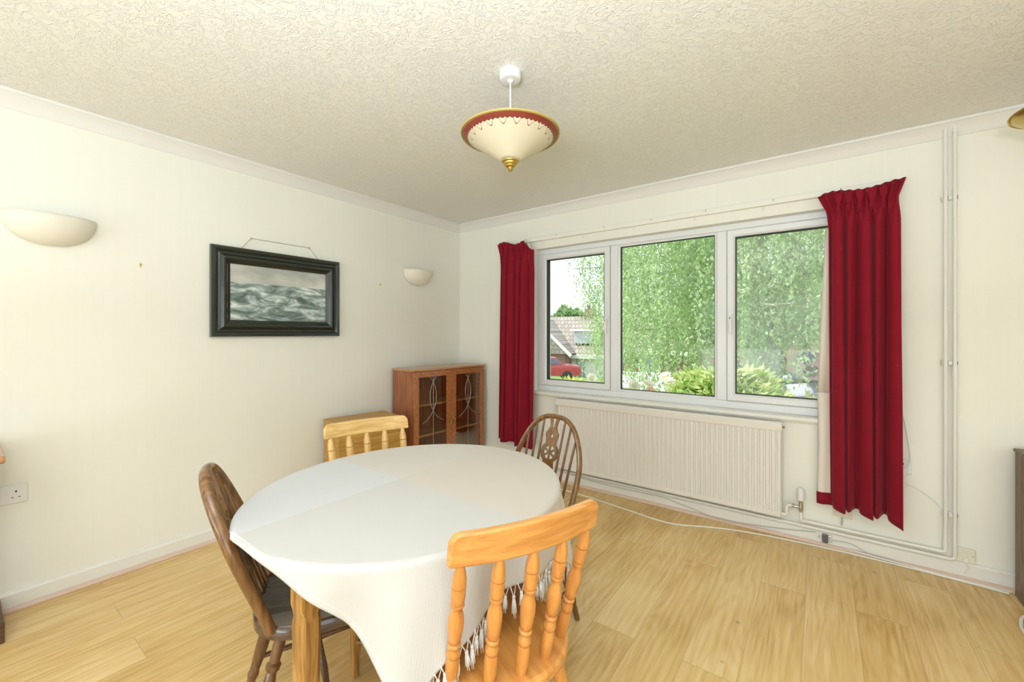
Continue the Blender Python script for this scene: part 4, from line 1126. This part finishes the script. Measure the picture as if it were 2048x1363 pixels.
# hanging strands: each falls from a point inside the crown
cen = []
for k in range(190):
    rr = 3.95*math.sqrt(rng.random()); a = rng.uniform(0, 2*PI)
    cen.append((rr*math.cos(a), rr*math.sin(a)))
for k in range(5400):
    if k % 4: c_ = cen[k % 190]; x, y = c_[0]+rng.normal(0, .24), c_[1]+rng.normal(0, .24)
    else:
        rr = 4.05*math.sqrt(rng.random()); a = rng.uniform(0, 2*PI); x, y = rr*math.cos(a), rr*math.sin(a)
    rr = math.hypot(x, y); a = math.atan2(y, x)
    zt = 1.9 + 5.2*rng.random()
    lat = .8*x+.59*y          # along the front of the house
    if lat < -3.5 + rng.uniform(-.15, .25): continue
    if lat > 1.0: lowest = 1.98 + .12*max(0, -y)
    elif lat > -.7: lowest = 1.62 + .10*math.sin(5*a) + .12*max(0, -y)
    elif lat > -2.5: lowest = 1.02 + .30*math.sin(5*a+1)
    else: lowest = .62 + .15*math.sin(5*a)
    if rr < 1.0: lowest = max(lowest, 1.7)
    ln = rng.uniform(.6, 1.9)
    n_ = int(ln*30)
    sx_, sy_ = rng.normal(0, .12), rng.normal(0, .12)
    for i in range(n_):
        s_ = i/n_; z = zt-ln*s_
        if z < lowest: break
        P_.append((x+sx_*s_+rng.normal(0, .035), y+sy_*s_+rng.normal(0, .035), z))
        D_.append((rng.normal(0, .6), rng.normal(0, .6), -.8+rng.normal(0, .4)))
M['birch'] = mat_leaf('birch_leaf', (.27, .40, .17), (.55, .68, .36), 2.2)
put('foliage', leaves_mesh('foliage', P_, D_, .058, .038, 3), M['birch'], bt, smooth=False)

def bush_mesh(cx, cy, cz, rx_, ry_, rz_, n, L, W, seed, up=.6, name='foliage'):
    g = np.random.default_rng(seed); v = g.normal(size=(n, 3)); v /= np.linalg.norm(v, axis=1, keepdims=True)
    v[:, 2] = np.abs(v[:, 2])*1.0-.15
    rad = g.uniform(.55, 1.0, (n, 1))**.5
    bump = 1+.13*np.sin(v[:, [0]]*7+seed)*np.sin(v[:, [1]]*6+2*seed)
    p = v*rad*bump*np.array([[rx_, ry_, rz_]])+np.array([[cx, cy, cz]])
    d = v*np.array([[1, 1, .6]])+g.normal(size=(n, 3))*.45; d[:, 2] += up*.6
    return leaves_mesh(name, p, d, L, W, seed, droop=.25)
def shrub(name, label, cat, x, y, rx_, ry_, h, n, L, W, mat, seed, stems=7, up=.6, base=None):
    z = gz(y) if base is None else base
    t = thing(name, label, cat, (x, y, z))
    put('foliage', bush_mesh(0, 0, h*.45, rx_, ry_, h*.55, n, L, W, seed, up), mat, t, smooth=False)
    st = MB(); r_ = random.Random(seed)
    for k in range(stems):
        a = r_.uniform(0, 2*PI); q = r_.uniform(.2, .7)
        st.tube([(0, 0, -.02), (rx_*.3*q*math.cos(a), ry_*.3*q*math.sin(a), h*.3), (rx_*q*math.cos(a), ry_*q*math.sin(a), h*.75)], [.014, .01, .005], 6)
    put('stems', st, M['stem'], t)
    return t
M['stem'] = plain('green_brown_stem', (.16, .15, .07), .8)
M['lime'] = mat_leaf('lime_variegated_leaf', (.36, .54, .13), (.84, .88, .48), 9)
M['green'] = mat_leaf('mid_green_leaf', (.16, .36, .07), (.36, .58, .16), 7)
M['yellowleaf'] = mat_leaf('yellow_green_leaf', (.45, .52, .10), (.78, .70, .22), 6)
shrub('variegated_bush', 'lime green bush filling the bottom of the middle and right panes', 'bush', 2.20, 1.78, .76, .45, 1.34, 6500, .088, .048, M['lime'], 2, stems=12, up=.05)
x, y = at(1190, 5.6); shrub('rose_bush', 'green leafy bush below the left pane', 'bush', x, y, .45, .4, 1.02, 900, .07, .045, M['green'], 6)
x, y = at(1290, 4.6)
rs = shrub('rose_bush', 'rose bush with cream blooms below the middle pane', 'bush', x, y, .42, .35, .90, 700, .07, .045, M['green'], 9)
M['bloom'] = mat_leaf('cream_rose_petal', (.88, .84, .70), (.93, .90, .80), 9)
M['bloomp'] = mat_leaf('peach_rose_petal', (.90, .66, .48), (.93, .78, .62), 9)
def bloom(parent, lx, ly, lz, r, mat, seed):
    rng_ = random.Random(seed); m_ = MB()
    for ring, (n_, rr, tilt) in enumerate(((7, 1.0, .25), (6, .72, .7), (5, .45, 1.1))):
        for k in range(n_):
            a = 2*PI*k/n_+ring*.4; c, s_ = math.cos(a), math.sin(a); t_ = tilt
            def P2(u, v, w=0): # u outward, v sideways
                ou = .15*r+u*r*rr*math.cos(t_); zz = u*r*rr*math.sin(t_)+w
                return (c*ou-s_*v*r, s_*ou+c*v*r, zz)
            b0 = len(m_.v)
            m_.v += [P2(0, -.15), P2(0, .15), P2(.6, .42, .08*r), P2(1, .2), P2(1.02, -.2), P2(.6, -.42, .08*r), P2(.6, 0, -.05*r)]
            m_.f += [(b0, b0+1, b0+6), (b0+1, b0+2, b0+6), (b0+2, b0+3, b0+6), (b0+3, b0+4, b0+6), (b0+4, b0+5, b0+6), (b0+5, b0, b0+6)]
    m_.sphere((0, 0, .12*r), .3*r, 8)
    m_.tube([(0, 0, 0), (.01, .01, -.22)], .004, 5)
    o = put('bloom', m_, mat, parent); o.location = (lx, ly, lz)
    o.rotation_euler = (R(rng_.uniform(20, 60)), 0, R(rng_.uniform(-30, 70)))
for k, (px, py, d, mt) in enumerate(((1268, 772, 4.3, 0), (1298, 768, 4.25, 0), (1300, 781, 4.15, 1), (1337, 762, 4.4, 0), (1330, 752, 4.5, 0), (1250, 785, 4.2, 0), (1183, 757, 4.7, 0))):
    bx_, by_ = at(px, d); bz_ = CAMZ-(py-666)/835*d
    bloom(rs, bx_-x, by_-y, bz_-gz(y), .055 if mt else .062, M['bloomp' if mt else 'bloom'], k)
x, y = at(1632, 4.9); shrub('yellow_shrub', 'yellow-green leafy shrub by the right curtain edge of the view', 'bush', x, y, .26, .3, .98, 260, .15, .05, M['yellowleaf'], 12)
x, y = at(1145, 7.5); shrub('yellow_shrub', 'yellow-green shrub in front of the red car', 'bush', x, y, .42, .3, 1.02, 320, .10, .05, M['yellowleaf'], 14)

# ---- houses across the road
M['brick'] = mat_brick('red_brick', (.20, .085, .06), (.25, .11, .08), (.25, .22, .20))
M['tile'] = mat_brick('concrete_roof_tiles', (.28, .245, .205), (.37, .33, .28), (.18, .155, .13), .32, .34, 'xz', .03)
M['render'] = plain('pale_render', (.80, .79, .76), .8)
M['fascia'] = plain('cream_fascia', (.26, .225, .14), .7)
M['grey'] = plain('pale_grey_cladding', (.50, .55, .58), .7)
M['winglass'] = plain('house_window_glass', (.35, .42, .45), .1)
def house(name, label, x, y, wd, dp, eave, ridge, rot=0, wins=(), garage=False, chim=None, wallm=None):
    gb = gz(y)-.3
    t = thing(name, label, 'house', (x, y, gb), rot); E_, R_ = eave-gb, ridge-gb
    wm = wallm or M['brick']
    put('walls', MB().box(0, 0, 0, wd, dp, E_), wm, t, smooth=False)
    m_ = MB(); ov = .35
    A = [(-ov, -ov, E_-.15), (wd+ov, -ov, E_-.15), (wd+ov, dp/2, R_), (-ov, dp/2, R_), (wd+ov, dp+ov, E_-.15), (-ov, dp+ov, E_-.15)]
    m_.v = A + [(a, b, c-.18) for a, b, c in A]
    m_.f = [(0, 1, 2, 3), (3, 2, 4, 5), (6, 9, 8, 7), (9, 11, 10, 8), (0, 6, 7, 1), (5, 4, 10, 11), (0, 3, 9, 6), (3, 5, 11, 9), (1, 7, 8, 2), (2, 8, 10, 4)]
    put('roof', m_, M['tile'], t, smooth=False)
    put('fascia', MB().box(-ov, -ov-.06, E_-.42, wd+ov, -ov-.01, E_-.13), M['render'], t, smooth=False)
    for (a, z, ww, hh_) in wins:
        f_ = put('window', MB().box(a, -.05, z, a+ww, .0, z+hh_), M['upvc'], t, smooth=False)
        gm = MB(); k = 3
        for i in range(k): gm.box(a+.07+i*(ww-.07)/k, -.07, z+.08, a+(i+1)*(ww-.07)/k, -.045, z+hh_-.08)
        put('pane', gm, M['winglass'], f_, smooth=False)
    if garage: put('garage_door', MB().box(garage[0], -.06, 0, garage[0]+garage[1], 0, garage[2]), M['grey'], t, smooth=False)
    if chim: put('chimney', MB().box(chim-.45, dp/2-.4, R_-1.2, chim+.45, dp/2+.4, R_+.65).box(chim-.25, dp/2-.2, R_+.65, chim+.0, dp/2+.1, R_+.95), M['brick'], t, smooth=False)
    return t
x, y = at(1000, 36)
hs_ = house('house', 'tiled dormer bungalow with a brick chimney seen through the left pane', x, y, 9.6, 8.0, -.30, 2.80, R(14), ((6.6, .0, .9, 2.0),), chim=7.0, wallm=M['render'])
E_ = -.30-(gz(y)-.3)
put('gable_wing', MB().prism([(.7, E_+.0), (6.7, E_+.0), (3.7, E_+2.8)], -2.2, 3.4, lambda a, b, c: (a, c, b)), M['tile'], hs_, smooth=False)
put('bargeboard', MB().tube([(6.85, -2.3, E_-.13), (3.7, -2.3, E_+2.9), (.55, -2.3, E_-.13)], (.13, .07), 4), M['render'], hs_, smooth=False)
put('dormer', MB().box(6.4, .5, E_+.75, 8.3, 3.4, E_+1.75), M['grey'], hs_, smooth=False, bevel=.02)
put('dormer_roof', MB().box(6.2, .3, E_+1.75, 8.5, 3.5, E_+1.9), M['render'], hs_, smooth=False)
put('brick_wing_wall', MB().box(5.0, -2.0, 0, 6.3, 0, E_), M['brick'], hs_, smooth=False)
put('grey_wing_wall', MB().box(1.0, -2.0, 0, 4.98, 0, E_), M['grey'], hs_, smooth=False)
wf_ = put('window', MB().box(3.2, -2.06, .9, 4.4, -2.0, 2.0), M['upvc'], hs_, smooth=False)
put('pane', MB().box(3.3, -2.08, 1.0, 3.75, -2.055, 1.9).box(3.85, -2.08, 1.0, 4.3, -2.055, 1.9), M['winglass'], wf_, smooth=False)
put('rooflight', MB().box(3.1, -2.26, E_+.5, 3.9, -2.2, E_+1.5), M['render'], hs_, smooth=False)
x, y = at(1290, 30)
house('house', 'brick bungalow with a wide white window glimpsed below the middle of the tree', x-2, y+1, 11, 8, .15, 3.6, 0, ((1.2, .9, 1.6, 1.2), (5.4, .9, 1.8, 1.2)), chim=3)
x, y = at(1600, 17.0)
hr = house('house', 'brick house with cream fascia and porch at the right of the view', x, y, 9, 8, 1.75, 4.6, 0, ((3.4, .9, 1.5, 1.2),), chim=None)
put('porch_fascia', MB().box(.35, -1.25, 2.35, 5.2, -.4, 3.3), M['fascia'], hr, smooth=False)
put('porch_pillar', MB().box(-.05, -1.2, 0, .35, -.75, 3.1), M['brick'], hr, smooth=False)
put('meter_box', MB().box(.05, -1.25, 1.35, .26, -1.2, 1.75), M['render'], hr, smooth=False)
put('front_door', MB().box(1.1, -.06, 0, 2.0, 0, 2.0), M['grey'], hr, smooth=False)

# ---- fences and walls
M['fence_wood'] = mat_brick('fence_boards', (.21, .15, .092), (.25, .185, .115), (.12, .085, .05), .12, 3.0, 'xz', .008)
M['gate_wood'] = mat_brick('gate_boards', (.23, .13, .05), (.27, .155, .06), (.12, .065, .025), .12, 3.0, 'xz', .008)
x0_, y0_ = at(1385, 17); 
fz = gz(15.5)
t = thing('wooden_fence', 'tall pale board fence behind the tree trunk', 'fence', (x0_, 15.6, fz))
put('board_panel', MB().box(0, 0, 0, 3.9, .03, 1.80-.0+(.8-fz-1.8)), M['fence_wood'], t, smooth=False)
put('top_cap', MB().box(-.02, -.02, .8-fz, 3.92, .05, .84-fz), M['fence_wood'], t, smooth=False)
for k in range(3): put('post', MB().box(k*1.9, .03, 0, k*1.9+.1, .13, .88-fz), M['fence_wood'], t, smooth=False)
gx, gy = at(1553, 16.4)
t = thing('garden_gate', 'orange-brown board gate beside the brick pillar', 'gate', (gx, gy, gz(gy)))
put('boards', MB().box(0, 0, .05, .82, .03, .62-gz(gy)), M['gate_wood'], t, smooth=False)
put('gate_frame', MB().box(0, -.03, .62-gz(gy)-.45, .82, 0, .62-gz(gy)-.36).box(0, -.03, .3, .82, 0, .4), M['gate_wood'], t, smooth=False)
x, y = at(1225, 13.2)
t = put('garden_wall', MB().box(x, y+.5, gz(y)-.4, x+1.62, y+.72, .03), M['render'], smooth=False); tag(t, 'low white rendered wall beyond the roses', 'wall')
x, y = at(1600, 9.5)
t = put('garden_wall', MB().box(x, y, gz(y)-.2, x+1.6, y+.22, .23), M['brick'], smooth=False); tag(t, 'low brick garden wall below the hanging flower baskets', 'wall')

# ---- cars
M['redpaint'] = plain('red_car_paint', (.36, .04, .04), .25, coat=.6); M['bluepaint'] = plain('pale_blue_car_paint', (.28, .34, .44), .25, coat=.6); M['darkpaint'] = plain('dark_grey_car_paint', (.10, .11, .12), .25, coat=.6)
M['carglass'] = plain('dark_car_glass', (.08, .10, .12), .08); M['tyre'] = plain('black_rubber', (.03, .03, .03), .8)
def car(label, x, y, rz, paint):
    t = thing('car', label, 'car', (x, y, gz(y)+.02), rz)
    side = [(-2.0, .35), (-2.02, .62), (-1.95, .88), (-1.1, .98), (-.55, 1.38), (.9, 1.42), (1.55, 1.05), (1.98, .95), (2.02, .55), (1.98, .3)]
    rings = []
    for yy, k in ((-.82, .94), (-.80, .99), (-.55, 1.0), (.55, 1.0), (.80, .99), (.82, .94)):
        rings.append([(px, yy*(1 if pz < 1.0 else .84), .3+(pz-.3)*k) for px, pz in side])
    put('body', MB().loops(rings), paint, t, sharp=30)
    g_ = MB()
    for s_ in (-1, 1):
        g_.prism([(-.95, 1.0), (-.5, 1.32), (.15, 1.35), (.15, 1.0)], s_*.70, s_*.832, lambda a, b, c: (a, c*(1 if b < 1.05 else .87), b))
        g_.prism([(.22, 1.0), (.22, 1.35), (.85, 1.35), (1.3, 1.03)], s_*.70, s_*.832, lambda a, b, c: (a, c*(1 if b < 1.05 else .87), b))
    g_.prism([(-1.08, 1.0), (-.60, 1.35), (-.54, 1.35), (-1.0, 1.0)], -.62, .62, lambda a, b, c: (a-.03, c, b))
    put('windows', g_, M['carglass'], t, smooth=False)
    for sx, sy in ((1, 1), (1, -1), (-1, 1), (-1, -1)):
        put('wheel', MB().lathe((1.22*sx, .68*sy, .31), (1.22*sx, .85*sy, .31), [(0, .28), (.1, .31), (.85, .31), (1, .25)], 20), M['tyre'], t)
    return t
x, y = at(1098, 25.5); car('red hatchback parked across the road, seen through the left pane', x, y-.4, R(215), M['redpaint'])
x, y = at(1482, 13.3); car('dark grey car whose roof shows behind the lime bush', x, y+.3, R(8), M['darkpaint'])
x, y = at(1600, 8.6); car('pale blue car whose bonnet shows behind the right pane shrubs', x+1.5, y+.2, R(20), M['bluepaint'])
# ---- wheelie bin
M['bin'] = plain('green_bin_plastic', (.10, .28, .18), .5); M['binlid'] = plain('pale_bin_lid', (.70, .80, .82), .4)
x, y = at(1555, 11.3)
t = thing('wheelie_bin', 'wheelie bin with a pale lid to the right of the tree trunk', 'bin', (x, y, gz(y)))
put('tub', MB().loops([[(-.22, -.26, .05), (.22, -.26, .05), (.22, .26, .05), (-.22, .26, .05)], [(-.28, -.33, 1.02), (.28, -.33, 1.02), (.28, .36, 1.02), (-.28, .36, 1.02)]]), M['bin'], t, smooth=False)
put('lid', MB().box(-.31, -.37, 1.0, .31, .40, 1.09), M['binlid'], t, bevel=.03, smooth=False)
# ---- hanging baskets and flower pot
def basket(name, label, px, py, d, r, c1, c2, hang):
    x, y = at(px, d); z = CAMZ-(py-666)/835*d
    t = thing(name, label, 'flowers', (x, y, z-r*.8))
    put('pot', MB().lathe((0, 0, 0), (0, 0, r*.55), [(0, r*.35), (.5, r*.62), (1, r*.7)], 14), M['stem'], t)
    put('leaves', bush_mesh(0, 0, r*.6, r, r, r*.7, 260, r*.35, r*.2, int(px), .3), M['green'], t, smooth=False)
    g_ = np.random.default_rng(int(px)); v = g_.normal(size=(200, 3)); v /= np.linalg.norm(v, axis=1, keepdims=True); v[:, 2] = np.abs(v[:, 2])
    p = v*r*g_.uniform(.85, 1.15, (200, 1))*np.array([[1, 1, .75]])+np.array([[0, 0, r*.6]])
    put('blossoms', leaves_mesh('blossoms', p, v+g_.normal(size=(200, 3))*.6, r*.38, r*.34, 4), plain(name+'_petals', c1, .7, var=.3, vscale=8), t, smooth=False)
    if hang:
        put('hanging_chain', MB().tube([(r*.6, 0, r*.5), (0, 0, r*2.6)], .006, 5).tube([(-r*.6, 0, r*.5), (0, 0, r*2.6)], .006, 5).tube([(0, 0, r*2.6), (0, .0, r*3.0), (0, .35, r*3.0)], .008, 5), M['darkmetal'], t)
        put('support_post', MB().box(-.03, .33, gz(y)-(z-r*.8), .03, .39, r*3.3), M['gate_wood'], t, smooth=False)
    return t
basket('flower_basket', 'hanging basket of pink flowers right of the tree trunk', 1560, 720, 9.6, .12, (.42, .05, .11), None, True)
basket('flower_basket', 'hanging basket of lilac flowers near the right curtain', 1612, 716, 9.0, .15, (.20, .11, .34), None, True)
t = basket('flower_pot', 'tub of red and magenta flowers on the low brick wall near the right curtain', 1624, 742, 9.3, .15, (.36, .03, .09), None, False)
# ---- trees behind the houses
def far_tree(label, px, d, hgt_, r, seed, name='broadleaf_tree'):
    x, y = at(px, d); t = thing(name, label, 'tree', (x, y, gz(y)))
    put('trunk', MB().tube([(0, 0, -.3), (0, 0, hgt_*.5), (.1, 0, hgt_*.8)], [.3, .22, .08], 8), M['bark'], t)
    put('crown', bush_mesh(0, 0, hgt_*.55, r, r, hgt_*.45, 3500, .55, .45, seed, .1), M['fargreen'], t, smooth=False)
M['fargreen'] = mat_leaf('distant_leaf', (.20, .34, .13), (.34, .48, .22), .6)
far_tree('rounded green tree behind the chimney of the far bungalow', 1136, 58, 8.9, 2.9, 31)
far_tree('green tree behind the far houses at the middle of the view', 1290, 62, 10.5, 4.5, 32)
far_tree('green tree behind the fence at the right of the view', 1450, 52, 11.5, 5.0, 33)
# ---- overhead telephone wire
a_ = at(1040, 40); b_ = at(1190, 14)
o = put('telephone_wire', MB().tube([(a_[0], a_[1], CAMZ+(666-487)/835*40), ((a_[0]+b_[0])/2, (a_[1]+b_[1])/2, CAMZ+5.3-.1), (b_[0], b_[1], CAMZ+(666-572)/835*14)], .012, 5), M['cable_g'])
tag(o, 'thin overhead wire crossing the sky in the left pane', 'wire')

# ---- repeats share a group
for o in COL.objects:
    if o.parent or 'category' not in o: continue
    g_ = {'dining_chair': 'chairs round the dining table', 'heating_pipe': 'heating pipes on the window wall', 'pipe_clip': 'clips on the vertical pipes',
          'wall_uplighter': 'bowl wall lights on the left wall', 'picture_nail': 'nails in the left wall', 'red_curtain': 'curtains at the window',
          'ceiling_pendant': 'pendant lights on the ceiling', 'wall_socket': 'double sockets', 'floor_cable': 'white floor cables', 'aerial_cable': 'grey aerial cables',
          'car': 'cars outside', 'house': 'houses across the road', 'broadleaf_tree': 'distant trees', 'flower_basket': 'hanging flower baskets',
          'garden_wall': 'low garden walls', 'rose_bush': 'rose bushes below the window', 'yellow_shrub': 'yellow-green shrubs'}.get(o.name.split('.')[0])
    if g_: o['group'] = g_
